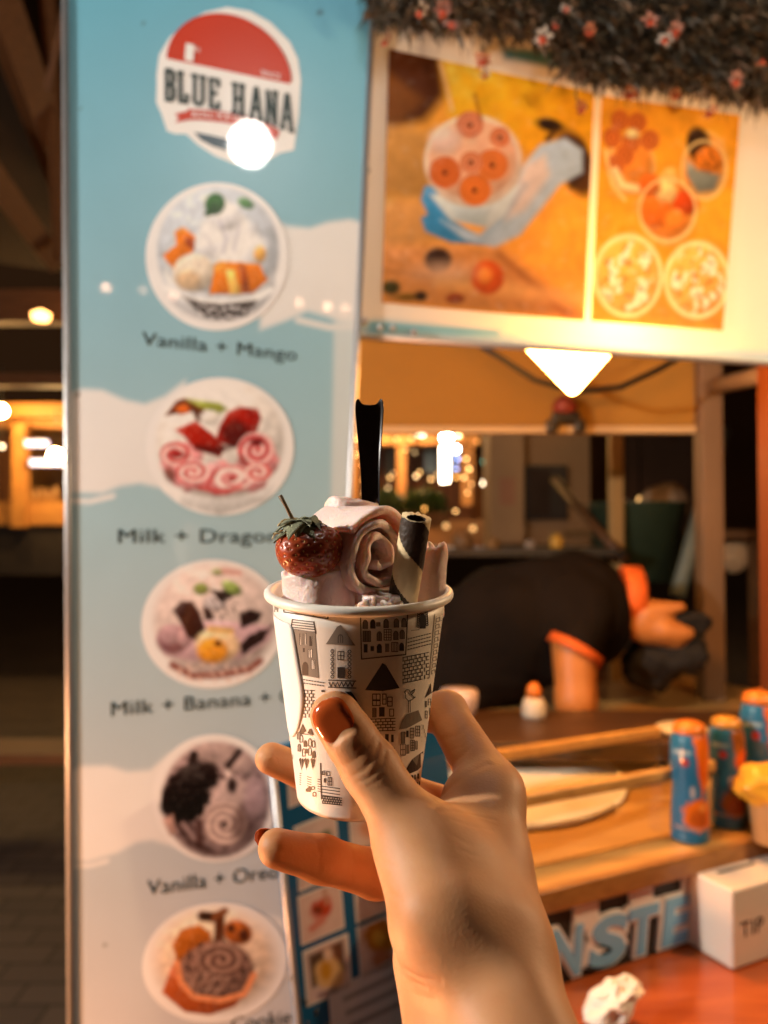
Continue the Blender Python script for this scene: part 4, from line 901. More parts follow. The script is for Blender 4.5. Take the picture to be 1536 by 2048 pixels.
# ---------- strawberry
sc_ = W(617, 1103, .3075); saxis = np.array([-.10, -.05, 1.]); saxis /= np.linalg.norm(saxis)
straw = thing('strawberry', 'glazed red strawberry with withered leaves and stalk on the left roll', 'strawberry', tuple(sc_))
m_berry = mat('glazed_strawberry', (.33, .045, .009), .36, coat=.28, var=.35, vscale=90, sss=.12, sssr=(.003, .0008, .0004))
n1, n2 = 150, 190; V = np.zeros((n1, n2, 3)); sx = np.cross(saxis, fwd); sx /= np.linalg.norm(sx); sx = sx if sx[0] > 0 else -sx; sy = np.cross(saxis, sx)
rs = np.random.RandomState(5); seeds = []
gr = math.pi*(3-math.sqrt(5))
for k in range(170): z_ = 1-2*(k+.5)/170; seeds.append((math.acos(z_), (k*gr) % (2*math.pi)))
seeds = np.array(seeds)+rs.normal(size=(170, 2))*.02; SU = np.stack([np.sin(seeds[:, 0])*np.cos(seeds[:, 1]), np.sin(seeds[:, 0])*np.sin(seeds[:, 1]), np.cos(seeds[:, 0])], 1)
PH, TH = np.meshgrid(np.linspace(.001, math.pi-.001, n1), np.arange(n2)*2*math.pi/n2, indexing='ij')
U = np.stack([np.sin(PH)*np.cos(TH), np.sin(PH)*np.sin(TH), np.cos(PH)], -1)
dd = np.full(PH.shape, 9.)
for s_ in SU: dd = np.minimum(dd, np.linalg.norm(U-s_, axis=-1))
zz = np.cos(PH); wid = .0134*(np.sin(PH)**.72)*(1+.10*zz-.10*(zz < 0)*zz**2); hei = .0098*zz
dimp = -.00042*np.exp(-(dd/.065)**2)
wid = wid*(1+.035*np.sin(TH*3+1)+.02*np.sin(TH*5)) + dimp*np.sin(PH); hei = hei+dimp*zz+.0006*np.sin(TH*2+PH*2)
V = np.array(sc_)+ (wid*np.cos(TH))[..., None]*sx+(wid*.92*np.sin(TH))[..., None]*sy+hei[..., None]*saxis
I = np.arange(n1*n2).reshape(n1, n2); J = np.roll(I, -1, 1)
F = np.stack([I[:-1], I[1:], J[1:], J[:-1]], -1).reshape(-1, 4)
mesh_obj('berry', V.reshape(-1, 3), F, m_berry, straw, smooth=True)
m_seed = mat('strawberry_seed', (.55, .30, .09), .4, var=.2)
b = MB()
for k, s_ in enumerate(SU):
    if s_[2] > .86: continue
    ph = math.acos(s_[2]); t = math.atan2(s_[1], s_[0]); w_ = .0134*(math.sin(ph)**.72)*(1+.10*s_[2]-.10*(s_[2] < 0)*s_[2]**2)*(1+.035*math.sin(t*3+1)+.02*math.sin(t*5))
    P = sc_+sx*w_*math.cos(t)+sy*w_*.92*math.sin(t)+saxis*(.0098*s_[2]+.0006*math.sin(t*2+ph*2)); nn = P-sc_; nn /= np.linalg.norm(nn); P = P-nn*.00030
    tx = np.cross(nn, saxis); tx /= np.linalg.norm(tx)+1e-9; ty = np.cross(nn, tx)
    b.add([P+ty*.0008, P+tx*.00038, P-ty*.0007, P-tx*.00038, P+nn*.00032], [(0, 1, 4), (1, 2, 4), (2, 3, 4), (3, 0, 4)])
o = b.build('seeds', m_seed, straw); o['kind'] = 'stuff'
m_sepal = mat('withered_sepal', (.27, .28, .17), .6, var=.5, vscale=300, bump=.4, bscale=800)
stop = sc_+saxis*.0086-sx*.0016
for k in range(28):
    a = 2*math.pi*k/10+rs.rand()*.3; d = sx*math.cos(a)+sy*math.sin(a); s_ = np.cross(saxis, d); ln = rs.uniform(.0095, .0145)*(1 if k < 10 else .75)*(1.15 if d@sx < 0 else 1); b = MB(); n = 7; V = []
    lift = rs.uniform(-.0005, .0025)+(.0022 if k >= 10 else 0); curl = rs.uniform(-.5, .9)
    for i in range(n):
        t = i/(n-1); w_ = .0038*math.sin(math.pi*min(1, t*.85+.15))**.8*(1-t*.3); r_ = t*ln
        zc = .0014+lift*math.sin(t*2.6)-.0040*t*t+curl*.004*t**4
        for e in (-1, -.4, .4, 1): V.append(stop+d*r_+saxis*(zc+(.0007 if abs(e) > .5 else 0)*math.sin(k+3*t))+s_*e*w_)
    F = [(i*4+j, i*4+j+1, (i+1)*4+j+1, (i+1)*4+j) for i in range(n-1) for j in range(3)]
    o = mesh_obj('leaf', V, F, m_sepal, straw, smooth=True); md = o.modifiers.new('t', 'SOLIDIFY'); md.thickness = .0003
b = MB(); A = W(592, 1050, .307); b.tube([A-saxis*.003, A, W(583, 1034, .305), W(572, 1012, .303), W(560, 991, .302)], [.0011, .001, .0008, .0007, .0009], 8); b.build('stalk', mat('dry_stalk', (.16, .10, .045), .6, var=.3, vscale=300), straw, smooth=True)

# ---------- wafer stick
A = W(806, 1196, .3105); B = W(833, 1034, .2995); wax = B-A; wl = np.linalg.norm(wax); wax /= wl; wx = np.cross(wax, fwd); wx /= np.linalg.norm(wx); wy = np.cross(wax, wx)
wafer = thing('wafer_stick', 'rolled wafer stick striped dark chocolate and cream leaning in the cup', 'wafer', tuple(A))
m_choc = mat('chocolate_wafer', (.042, .022, .012), .5, var=.35, vscale=250, bump=.25, bscale=700); m_wafer = mat('pale_wafer', (.72, .55, .31), .6, var=.10, vscale=200, bump=.15, bscale=900)
n, m = 96, 120; RW = .0059; b = MB(); V = []; F = []; M = []
A = A-wax*.022; wl += .022
for i in range(m):
    t = i/(m-1)
    for j in range(n):
        a = 2*math.pi*j/n; r = RW*(1+.015*math.sin(a*2+t*4))+.00012*mnoise.noise(Vector((math.cos(a)*3, math.sin(a)*3, t*20)))
        e = 0 if i < m-1 else .0009*mnoise.noise(Vector((math.cos(a)*4, math.sin(a)*4, 3)))
        V.append(A+wax*(wl*t+e)+wx*r*math.cos(a)+wy*r*math.sin(a))
for i in range(m):
    t = 1-i/(m-1)
    for j in range(n):
        a = 2*math.pi*j/n; r = RW-.0021+.0005*mnoise.noise(Vector((math.cos(a)*3, math.sin(a)*3, 9+t)));
        V.append(A+wax*(wl*t-(.0005 if i == 0 else 0))+wx*r*math.cos(a)+wy*r*math.sin(a))
for i in range(2*m-1):
    for j in range(n):
        F.append((i*n+j, i*n+(j+1) % n, (i+1)*n+(j+1) % n, (i+1)*n+j)); t = i/(m-1); a = 2*math.pi*j/n
        M.append(0 if (i >= m or ((t*wl/.034+a/(2*math.pi)+.52) % 1.0) < .5) else 1)
        if i == m-1: M[-1] = 1
o = mesh_obj('wafer_roll', V, F, [m_choc, m_wafer], wafer, smooth=True, mi=M)

# ---------- black plastic spoon
spoon = thing('plastic_spoon', 'glossy black plastic spoon handle standing upright in the ice cream', 'spoon', tuple(W(738, 1010, .345)))
SPD = .343
yl = [(800, 27, 0), (808, 28.5, 0), (820, 29, 0), (840, 27.5, 0), (880, 24.5, .3), (920, 21, .6), (960, 18.5, 1), (1010, 18, 1.5), (1080, 18, 2), (1150, 17, 2)]
V = []; F = []; k = 13
for layer in (0, 1):
    for i, (y, hw, sx_) in enumerate(yl):
        cxp = 739+(y-800)*.006+sx_
        for j in range(k):
            e = -1+2*j/(k-1); x = cxp+hw*e; yy = y
            if i == 0: yy = y+9-13*math.exp(-((abs(e)-.88)/.22)**2)+(5 if abs(e) > .97 else 0)+(2*math.cos(e*3))
            prof_ = .0012*(1-abs(e)**2)-(.0010 if abs(e) > .8 else 0)
            V.append(W(x, yy, SPD+(y-800)*-.00001)+(fwd*-1)*(.0022*abs(e)**3+ (0 if layer else .0)) + fwd*(.0013*layer))
kk = len(yl)*k
for i in range(len(yl)-1):
    for j in range(k-1):
        a = i*k+j; F += [(a, a+k, a+k+1, a+1), (kk+a, kk+a+1, kk+a+k+1, kk+a+k)]
    a = i*k; F += [(a, kk+a, kk+a+k, a+k), (a+k-1, a+2*k-1, kk+a+2*k-1, kk+a+k-1)]
for j in range(k-1): F += [(j, j+1, kk+j+1, kk+j), ((len(yl)-1)*k+j, kk+(len(yl)-1)*k+j, kk+(len(yl)-1)*k+j+1, (len(yl)-1)*k+j+1)]
o = mesh_obj('handle', V, F, mat('glossy_black_plastic', (.012, .009, .008), .16, var=0, coat=.5), spoon, smooth=True)
md = o.modifiers.new('s', 'SUBSURF'); md.levels = 2; md.render_levels = 2

# ================================================================== THE HAND THAT HOLDS THE CUP
def C(x, d, z): return (x, d, CAM_H+z)
def wp(px, py, d): return tuple(W(px, py, d))
idx = [wp(982, 1580, .326), wp(893, 1424, .361), C(.008, .3735, -.089), C(-.011, .3725, -.0885)]
mid = [C(.040, .347, -.131), C(-.003, .3725, -.122), C(-.031, .3735, -.120), wp(541, 1516, .366)]
rng = [C(.031, .354, -.157), wp(752, 1748, .327), wp(643, 1719, .312), wp(553, 1697, .303)]
pnk = [C(.018, .364, -.172), C(.000, .356, -.155), C(-.019, .342, -.1475), C(-.030, .337, -.1445)]
thb = [wp(885, 1830, .262), wp(838, 1690, .281), wp(741, 1537, .2900), wp(671, 1431, .2922)]
wri = np.array(wp(930, 1915, .268)); fore = np.array([.052, .17, CAM_H-.208]); elb = np.array([.082, .03, CAM_H-.285])
TD0 = np.array(thb[3])-np.array(thb[2]); TD0 = (TD0/np.linalg.norm(TD0)).astype(np.float32)
TN0 = np.array([-.20, -.96, .16]); TN0 = TN0-TD0*(TN0@TD0); TN0 = (TN0/np.linalg.norm(TN0)).astype(np.float32); TC0 = (np.array(thb[3])+TN0*.0087-TD0*.0005).astype(np.float32)       # flat bed of the thumb nail
cones = []   # (a, b, ra, rb, blend)
def chain(p, r, k=.004):
    for a, b, ra, rb in zip(p[:-1], p[1:], r[:-1], r[1:]): cones.append((a, b, ra, rb, k))
FING = [(idx, (.0118, .0094, .0082, .0070)), (mid, (.0118, .0096, .0084, .0074)), (rng, (.0114, .0094, .0087, .0076)), (pnk, (.0104, .0078, .0070, .0060))]
def hand_sdf(P):
    P = P.astype(np.float32); d = None
    # palm: from the wrist to each knuckle
    kn = [f[0][0] for f in FING]; wb = [wri+np.array([.011, -.002, .006]), wri+np.array([.008, .012, .002]), wri+np.array([.004, .020, -.004]), wri+np.array([-.002, .026, -.010])]
    rw = [(.0172, .0118), (.0165, .0125), (.0160, .0122), (.0150, .0112)]
    for q, w_, r in zip(kn, wb, rw):
        e = rcone(P, w_, q, *r); d = e if d is None else smin(d, e, .012)
    # forearm: two rods side by side (flattened limb)
    for o1, o2, r1, r2, r3 in (((.006, -.006, .004), (.012, -.004, .0), .0198, .0225, .030), ((-.006, .012, -.008), (-.012, .012, -.014), .0184, .0216, .030)):
        d = smin(d, rcone(P, wri+np.array(o1), fore+np.array(o2), r1, r2), .014); d = smin(d, rcone(P, fore+np.array(o2), elb+np.array(o2), r2, r3), .014)
    # thumb base and thenar
    d = smin(d, rcone(P, thb[0], thb[1], .0188, .0146), .014)
    d = smin(d, rcone(P, thb[1], np.array(kn[0])+np.array([-.004, .004, -.016]), .0105, .0085), .016)        # web to the index
    d = smin(d, rcone(P, np.array(thb[0])+np.array([.006, .02, .006]), np.array(kn[1])+np.array([-.004, 0, -.010]), .016, .011), .014)
    # fingers, each blended into its own knuckle only
    fs = None
    for p_, r_ in FING:
        f = None
        for i in range(3):
            e = rcone(P, p_[i], p_[i+1], r_[i], r_[i+1]); f = e if f is None else smin(f, e, .004)
        fs = f if fs is None else smin(fs, f, .0022)
    d = smin(d, fs, .008)
    d = smin(d, rcone(P, wp(938, 1590, .318), wp(985, 1600, .316), .0098, .0105), .009)      # pads below the index
    t = rcone(P, thb[1], thb[2], .0128, .0104)
    t = smin(t, rcone(P, thb[2], thb[3], .0102, .0086), .004)
    tm = np.array(thb[2])*.25+np.array(thb[3])*.75; t = smin(t, rcone(P, np.array(thb[2])*.45+np.array(thb[3])*.55, np.array(thb[3])*1.0, .0092, .0084), .004)
    al = (P-TC0)@TD0 + .0072; pl = (P-TC0)@TN0 + .0009
    t = -smin(-t, -np.minimum(al, pl), .0012)
    d = smin(d, t, .006)
    # the cup presses the skin flat
    r = P-CB.astype(np.float32); h = r@cax.astype(np.float32); rad = np.linalg.norm(r-h[:, None]*cax.astype(np.float32), axis=1)
    cupd = np.maximum(rad-(RB+(RT-RB)*h/CUPH)-.0001, np.maximum(-h, h-CUPH))
    return np.maximum(d, -cupd)
hV, hQ = surface_nets(hand_sdf, (-.085, -.02, CAM_H-.335), (.135, .40, CAM_H-.065), .0011)
hV = relax(hV, hQ, 3, .5)
keep_px = to_px(hV)
hV, hQ = subdivide(hV, hQ); hV = relax(hV, hQ, 2, .45)
hN = vnormals(hV, hQ)
def march(px, py, t0=.2):
    px = np.atleast_1d(np.asarray(px, float)); r = ray(px, py); o = np.array([0, 0, CAM_H]); ln = np.linalg.norm(r, axis=1); t = np.full(len(r), t0)
    for _ in range(70): t = t+hand_sdf((o+r*t[:, None]).astype(np.float32))*.8/ln
    return o+r*t[:, None]
def resample(P, st):
    P = np.asarray(P, float); s = np.r_[0, np.cumsum(np.linalg.norm(np.diff(P, axis=0), axis=1))]; q = np.linspace(0, s[-1], max(2, int(s[-1]/st))); return np.stack([np.interp(q, s, P[:, k]) for k in range(2)], -1)
creases = [([(655, 1548), (672, 1556), (700, 1556), (728, 1540), (750, 1512), (757, 1488)], .55, .9), ([(678, 1566), (708, 1568), (740, 1556), (765, 1530), (772, 1505)], .5, .9), ([(700, 1578), (735, 1574), (768, 1552)], .32, .8), ([(668, 1540), (690, 1530), (712, 1518), (735, 1495)], .3, .8), ([(660, 1562), (672, 1548), (690, 1540)], .35, .7),
    ([(712, 1500), (740, 1480), (752, 1462)], .2, .7), ([(745, 1760), (772, 1784), (800, 1796)], .4, 1.0), ([(752, 1800), (775, 1828), (806, 1846)], .25, .9), ([(776, 1905), (800, 1932), (838, 1954), (880, 1962)], .55, 1.0), ([(785, 1930), (812, 1956), (850, 1972)], .4, .9), ([(795, 1965), (830, 1990), (870, 2000)], .4, 1.0), ([(800, 1890), (830, 1908), (870, 1915)], .25, .9),
    ([(888, 1478), (915, 1470), (942, 1450), (958, 1430)], .6, 1.3), ([(900, 1530), (925, 1512), (950, 1488), (968, 1470)], .5, 1.2), ([(862, 1606), (885, 1590), (910, 1566), (940, 1545), (975, 1528)], .8, 1.5), ([(880, 1622), (905, 1622), (935, 1626), (968, 1634), (990, 1640)], .5, .9), ([(905, 1640), (940, 1652), (985, 1660)], .3, .8), ([(930, 1600), (960, 1606), (990, 1602)], .25, .8),
    ([(918, 1700), (950, 1712), (985, 1712)], .2, .8), ([(870, 1640), (900, 1668), (938, 1690), (975, 1700)], .22, .9), ([(925, 1420), (945, 1408), (955, 1398)], .25, .8), ([(905, 1500), (930, 1492), (955, 1470)], .3, .8), ([(760, 1850), (790, 1876), (830, 1892)], .3, .9), ([(735, 1700), (760, 1722), (790, 1735)], .2, .9), ([(632, 1684), (640, 1710), (636, 1748)], .35, .9), ([(700, 1690), (708, 1725), (702, 1768)], .35, .9)]
disp = np.zeros(len(hV))
vis = (hV[:, 1] > .2)
vi = np.where(vis)[0]; Pv = hV[vi]
for pts, dep, wid in creases:
    q = resample(pts, 5); c3 = march(q[:, 0], q[:, 1]); wd = wid*.001; best = np.full(len(vi), 9.)
    lo_, hi_ = c3.min(0)-.006, c3.max(0)+.006; m_ = np.where(((Pv > lo_) & (Pv < hi_)).all(1))[0]
    for c in c3: best[m_] = np.minimum(best[m_], np.linalg.norm(Pv[m_]-c, axis=1))
    disp[vi] += -dep*.00034*np.exp(-(best/wd)**2)+dep*.00008*np.exp(-((best-2.1*wd)/(wd*1.1))**2)*(best < 1)
# soft unevenness: tendons, pads, knuckles
fq = np.sin(hV[:, 0]*210+hV[:, 2]*90)*np.sin(hV[:, 1]*160+1)*.00025+np.sin(hV[:, 2]*330+hV[:, 0]*140+2)*.00012
disp += fq*(hV[:, 1] > .15)
# nail bed
nc = march([668], [1429])[0]; tdir = np.array(thb[3])-np.array(thb[2]); tdir /= np.linalg.norm(tdir)
hV = hV+hN*disp[:, None]
m_skin = mat('skin', (.55, .30, .17), .52, var=.0, sss=.22, sssr=(.006, .0022, .001)); Nn = m_skin.node_tree.nodes; Ll = m_skin.node_tree.links; B_ = Nn['Principled BSDF']
tc = Nn.new('ShaderNodeTexCoord'); n1_ = Nn.new('ShaderNodeTexNoise'); n1_.inputs['Scale'].default_value = 38; n1_.inputs['Detail'].default_value = 6; Ll.new(tc.outputs['Object'], n1_.inputs['Vector'])
cr = Nn.new('ShaderNodeValToRGB'); cr.color_ramp.elements[0].position = .3; cr.color_ramp.elements[1].position = .7; cr.color_ramp.elements[0].color = (.50, .218, .088, 1); cr.color_ramp.elements[1].color = (.60, .305, .145, 1)
Ll.new(n1_.outputs['Fac'], cr.inputs[0]); Ll.new(cr.outputs[0], B_.inputs['Base Color'])
vo = Nn.new('ShaderNodeTexVoronoi'); vo.inputs['Scale'].default_value = 900; Ll.new(tc.outputs['Object'], vo.inputs['Vector']); n2_ = Nn.new('ShaderNodeTexNoise'); n2_.inputs['Scale'].default_value = 700; n2_.inputs['Detail'].default_value = 5; Ll.new(tc.outputs['Object'], n2_.inputs['Vector'])
ad = Nn.new('ShaderNodeMath'); ad.operation = 'ADD'; Ll.new(vo.outputs['Distance'], ad.inputs[0]); Ll.new(n2_.outputs['Fac'], ad.inputs[1])
bp = Nn.new('ShaderNodeBump'); bp.inputs['Strength'].default_value = .08; bp.inputs['Distance'].default_value = .0006; Ll.new(ad.outputs[0], bp.inputs['Height']); Ll.new(bp.outputs['Normal'], B_.inputs['Normal'])
B_.inputs['Specular IOR Level'].default_value = .3
hand = thing('person', "bare right hand and forearm with orange red nails holding up the cup", 'person', tuple(wri))
body = fast_mesh('hand', hV, hQ, m_skin, hand)
# ---------- nails
m_nail = mat('orange_red_nail_polish', (.52, .092, .018), .14, coat=1.0, var=.12, vscale=120)
def nail(c, along, across, nrm, L_, Wd, arc, name='nail', lift=.0004, th=.0006):
    """curved plate: along = towards the tip"""
    along = along/np.linalg.norm(along); nrm = nrm-along*(nrm@along); nrm /= np.linalg.norm(nrm); across = np.cross(along, nrm)
    n, m = 22, 17; V = []
    for lay in (0, 1):
        for i in range(n):
            t = i/(n-1)*2-1
            wv = max(.12, (1-abs(t*.995)**(2.8 if t > 0 else 2.4))**(1/2.3))
            for j in range(m):
                s = (j/(m-1)*2-1)*wv; a = s*arc; R = Wd/math.sin(arc)
                tt = t*L_ - (.0012*(1-(s**2)) if t < -.9 else 0) + (.0010*(1-s*s) if t > .9 else 0)
                z = R*math.cos(a)-R+lift-.06*tt*tt/L_*(1 if t > 0 else .4)
                if lay: z -= th
                V.append(c+along*tt+across*R*math.sin(a)+nrm*z)
    I = np.arange(n*m).reshape(n, m); J = I+n*m; F = []
    for i in range(n-1):
        for j in range(m-1): F += [(I[i, j], I[i, j+1], I[i+1, j+1], I[i+1, j]), (J[i, j], J[i+1, j], J[i+1, j+1], J[i, j+1])]
        F += [(I[i, 0], I[i+1, 0], J[i+1, 0], J[i, 0]), (I[i, m-1], J[i, m-1], J[i+1, m-1], I[i+1, m-1])]
    for j in range(m-1): F += [(I[0, j], J[0, j], J[0, j+1], I[0, j+1]), (I[n-1, j], I[n-1, j+1], J[n-1, j+1], J[n-1, j])]
    return mesh_obj(name, V, F, m_nail, hand, smooth=True)
def skin_nail(c, along, nrm, L_, Wd):
    """nail plate laid on the finger's own surface"""
    along = along/np.linalg.norm(along); nrm = nrm-along*(nrm@along); nrm /= np.linalg.norm(nrm); ac = np.cross(along, nrm); n, m = 34, 27; G = []; E = []
    for i in range(n):
        t = i/(n-1)*2-1; wv = max(.05, (1-abs(t*.998)**(3.0 if t > 0 else 2.6))**(1/2.4))
        for j in range(m):
            s = (j/(m-1)*2-1); G.append(c+along*(t*L_+(.0004*(1-s*s) if t > .8 else 0))+ac*s*wv*Wd); E.append(max(abs(s), abs(t)))
    G = np.array(G)+nrm*.02; E = np.array(E); t = np.zeros(len(G))
    for _ in range(60): t = t+hand_sdf((G-nrm*t[:, None]).astype(np.float32))*.8
    S = G-nrm*t[:, None]; f = np.array([hand_sdf((S+d_).astype(np.float32)) for d_ in np.eye(3)*.0005])-np.array([hand_sdf((S-d_).astype(np.float32)) for d_ in np.eye(3)*.0005]); N_ = f.T/np.linalg.norm(f.T, axis=1)[:, None]
    top = S+N_*(.00042*np.sqrt(np.clip(1-E**6, 0, 1))-.00012)[:, None]; I = np.arange(n*m).reshape(n, m)
    Q_ = np.stack([I[:-1, :-1], I[:-1, 1:], I[1:, 1:], I[1:, :-1]], -1).reshape(-1, 4); top = relax(top, Q_, 2, .3)
    return mesh_obj('nail', top, [tuple(q)[::-1] for q in Q_], m_nail, hand, smooth=True)
tn = np.array([-.20, -.96, .16])
skin_nail(TC0.astype(float)+tdir*.0002, tdir, tn, .0078, .0076)
ra = np.array(rng[3])-np.array(rng[2]); ra /= np.linalg.norm(ra)
rn = np.array([-.15, .99, .16]); rn = rn-ra*(rn@ra); rn /= np.linalg.norm(rn)
nail(np.array(rng[3])+ra*.0022+rn*.0074, ra, None, rn, .0044, .0042, 1.0)

# ================================================================== THINGS ON THE COUNTER
# ---------- raised letters along the counter front
m_lw = mat('white_letter_edge', (.86, .87, .88), .3, coat=.4, var=.03); m_lb = mat('sky_blue_letter_face', srgb(120, 186, 232), .3, coat=.4, var=.05)
LS = 'bold blue %s with white outline in the row of letters on the counter front'
def cp_st(px, py): return CP.st(px, py)
for ch, x0, x1, yb, yt in (('N', 1086, 1166, 1962, 1862), ('S', 1168, 1250, 1938, 1826), ('T', 1246, 1316, 1905, 1828), ('E', 1312, 1378, 1886, 1814)):
    t = thing('sign_letter', LS % ch, 'letter', tuple(CP.at(x0, yb)), 'raised letters on the counter front')
    a0 = CP.st(x0, yb)[0]; a1 = CP.st(x1, yt)[0]; z0 = .004; hgt = .074
    for off, ex, nm, m, dz in ((.055, .005, 'letter_back', m_lw, .0), (.0, .002, 'letter_face', m_lb, .0055)):
        V, F = text_mesh(ch, extrude=.5, offset=off+.040, shear=.12)
        Vc, _ = text_mesh(ch, offset=.0, shear=.12); mn, mx = Vc[:, :2].min(0), Vc[:, :2].max(0)
        X = a0+.008+(V[:, 0]-mn[0])/(mx[0]-mn[0])*(a1-a0-.016); Y = z0+.008+(V[:, 1]-mn[1])/(mx[1]-mn[1])*(hgt-.016); Zn = (V[:, 2]+.5)*ex+dz+.0005
        P = CP.p+X[:, None]*CP.u+Y[:, None]*CP.v+Zn[:, None]*CP.n
        o = mesh_obj(nm, P, F, m, t)
# ---------- tip box
tb = thing('tip_box', 'white tip box with slot on top and the word TIP on its front', 'box', tuple(hz(1465, 1944, ZS)))
o_ = hz(1465, 1944, ZS); wd, dp, hg = .15, .094, .108
m_tip = mat('white_acrylic', (.72, .64, .56), .3, coat=.3, var=.03, sss=.25, sssr=(.01, .008, .006))
b = MB(); b.box(o_+up*.001, UC*wd, NC*dp, up*hg); b.build('box_body', m_tip, tb, bevel=.004, seg=3)
b = MB(); b.box(o_+UC*.028+NC*(dp*.5-.003)+up*(hg+.0012), UC*.075, NC*.006, up*.0006); b.build('slot', mat('slot_shadow_gap', (.03, .02, .015), .8, var=0), tb)
TP = Plane(o_, UC)
V, F = text_mesh('TIP', offset=.004, space=1.12); V = V/.69*.021; P = TP.p+(V[:, 0]+.016)[:, None]*UC+(V[:, 1]+.042)[:, None]*up+TP.n*.0008
mesh_obj('lettering', P, F, m_black, tb)
# ---------- crumpled tissue
tc_ = hz(1226, 2052, ZS); rs = np.random.RandomState(21); bm = bmesh.new(); bmesh.ops.create_icosphere(bm, subdivisions=6, radius=1)
V = np.array([v.co[:] for v in bm.verts]); F = [tuple(v.index for v in f.verts) for f in bm.faces]; bm.free()
rd = lambda sc, sd: 1-np.abs(noise3(V, sc, sd))*2
r_ = .52+.26*rd(1.1, 3)+.20*rd(2.1, 5)+.03*rd(4.3, 8)
P = V*r_[:, None]*np.array([.041, .030, .026]); P = np.stack([P[:, 0], P[:, 1]+P[:, 0]*.2, P[:, 2]+P[:, 0]*.28], -1)
P[:, 2] -= P[:, 2].min(); P += tc_+up*.001
tag(mesh_obj('crumpled_tissue', P, F, mat('tissue_paper', (.82, .76, .68), .8, var=.05, sss=.3, sssr=(.006, .005, .004)), None, smooth=True, loc=tuple(tc_)), 'crumpled white tissue lying on the orange wooden shelf', 'tissue')
# ---------- sauce bottles
m_teal = mat('teal_bottle_plastic', (.045, .17, .185), .3, coat=.3, var=.1); m_cap = mat('orange_cap', (.62, .17, .02), .35, var=.08); m_lab = mat('orange_label', (.66, .20, .03), .4, var=.3, vscale=45); m_lab2 = mat('brown_label', (.34, .15, .05), .4, var=.4, vscale=40); m_capb = mat('amber_cap', (.5, .22, .03), .3, var=.1)
m_bot = printed('printed_bottle_plastic', .3, coat=.4)
def bottle(c, R, H, label, capm, seed):
    t = thing('sauce_bottle', label, 'bottle', tuple(c), 'sauce bottles on the counter'); c = np.array(c)
    pr = np.array([(.0, .001), (.0, .92), (.02, 1), (.24, 1), (.36, .93), (.46, .90), (.56, .94), (.66, 1), (.80, 1), (.87, .93), (.905, .82), (.91, .80)]); hs = np.linspace(0, .91, 80); Rr = np.interp(hs, pr[:, 0], pr[:, 1])*R; Rr[0] = .001
    n = 64; A = np.arange(n)*2*math.pi/n; TH_, HH = np.meshgrid(A, hs); V = np.stack([c[0]+Rr[:, None]*np.cos(TH_), c[1]+Rr[:, None]*np.sin(TH_), c[2]+HH*H], -1).reshape(-1, 3)
    I = np.arange(80*n).reshape(80, n); J = np.roll(I, -1, 1); F = np.stack([I[:-1], J[:-1], J[1:], I[1:]], -1).reshape(-1, 4)
    x = (np.mod(TH_+math.pi/2+math.pi, 2*math.pi)-math.pi).ravel()*100; y = (1-HH.ravel())*400              # wrapped print: x round the bottle, y down
    k = Ink(x, y, (40, 104, 138)); org = (226, 104, 20) if seed != 1 else (150, 84, 30)
    k.poly([(-20, 40), (170, 36), (160, 150), (90, 210), (40, 240), (10, 150)], org, 14, wob=6, seed=seed); k.ell(70, 150, 60, 40, (232, 92, 12), 20, a=.8); k.ell(-62, 128, 22, 14, (176, 46, 34), 8); k.poly([(-130, 90), (-30, 88), (-28, 100), (-130, 104)], (190, 206, 206), 5, a=.6)
    k.ell(20, 300, 95, 52, org, 12, wob=8, seed=seed+3); k.ell(10, 312, 50, 30, (176, 78, 24), 16, a=.8); k.ell(40, 275, 26, 14, (236, 150, 70), 10, a=.8); k.line([(-120, 345), (150, 345)], 4, (206, 150, 120), 5, .7); k.ell(200, 200, 60, 90, (30, 70, 80), 20); k.ell(-20, 225, 14, 20, (206, 176, 160), 8, a=.7); k.mottle(30, .12, seed)
    ink_mesh('bottle_body', V, F, k, m_bot, t).data.polygons.foreach_set('use_smooth', [True]*len(F))
    b = MB(); b.lathe([(.001, H*.905), (R*.86, H*.906), (R*.88, H*.93), (R*.78, H*.972), (R*.45, H*.995), (.001, H)], c, 36); b.build('cap', capm, t, smooth=True); return t
bottle(hz(1380, 1678, ZT), .0275, .176, 'teal sauce bottle with orange cap and orange picture, nearest the glass', m_cap, 0)
bottle(hz(1455, 1650, ZT), .0265, .170, 'teal sauce bottle with brown label and amber cap, second of three', m_capb, 1)
bottle(hz(1520, 1640, ZT), .028, .205, 'teal sauce bottle with orange cap at the right edge of the picture', m_cap, 2)
# ---------- small things inside
def dish(name, c, R, h, m, label, cat):
    t = MB(); t.lathe([(.001, 0), (R*.55, 0), (R, h), (R*.97, h+.001), (R*.52, .003), (.001, .003)], c, 32); o = t.build(name, m, None, smooth=True, loc=tuple(c)); return tag(o, label, cat)
m_bright = mat('white_lid_plastic', (.8, .74, .64), .35, var=.05)
c = hz(1365, 1462, ZT+.07); b = MB(); b.lathe([(.001, .0), (.045, .0), (.047, .004), (.047, .068), (.05, .07), (.05, .076), (.044, .079), (.001, .081)], (c[0], c[1], Z(ZT)+.0005), 36)
tag(b.build('lidded_tub', m_bright, None, smooth=True), 'round cream tub with pale lid behind the teal sauce bottles', 'tub')
c = W(1068, 1430, 1.62); t = thing('small_bottle', 'small pale bottle with an orange cap on the back worktop', 'bottle', (c[0], c[1], Z(-.395)))
b = MB(); b.lathe([(.001, 0), (.024, 0), (.026, .01), (.024, .03), (.018, .042), (.001, .043)], (c[0], c[1], Z(-.394)), 24); b.build('bottle_body', mat('pale_bottle', (.5, .44, .36), .4, var=.2), t, smooth=True)
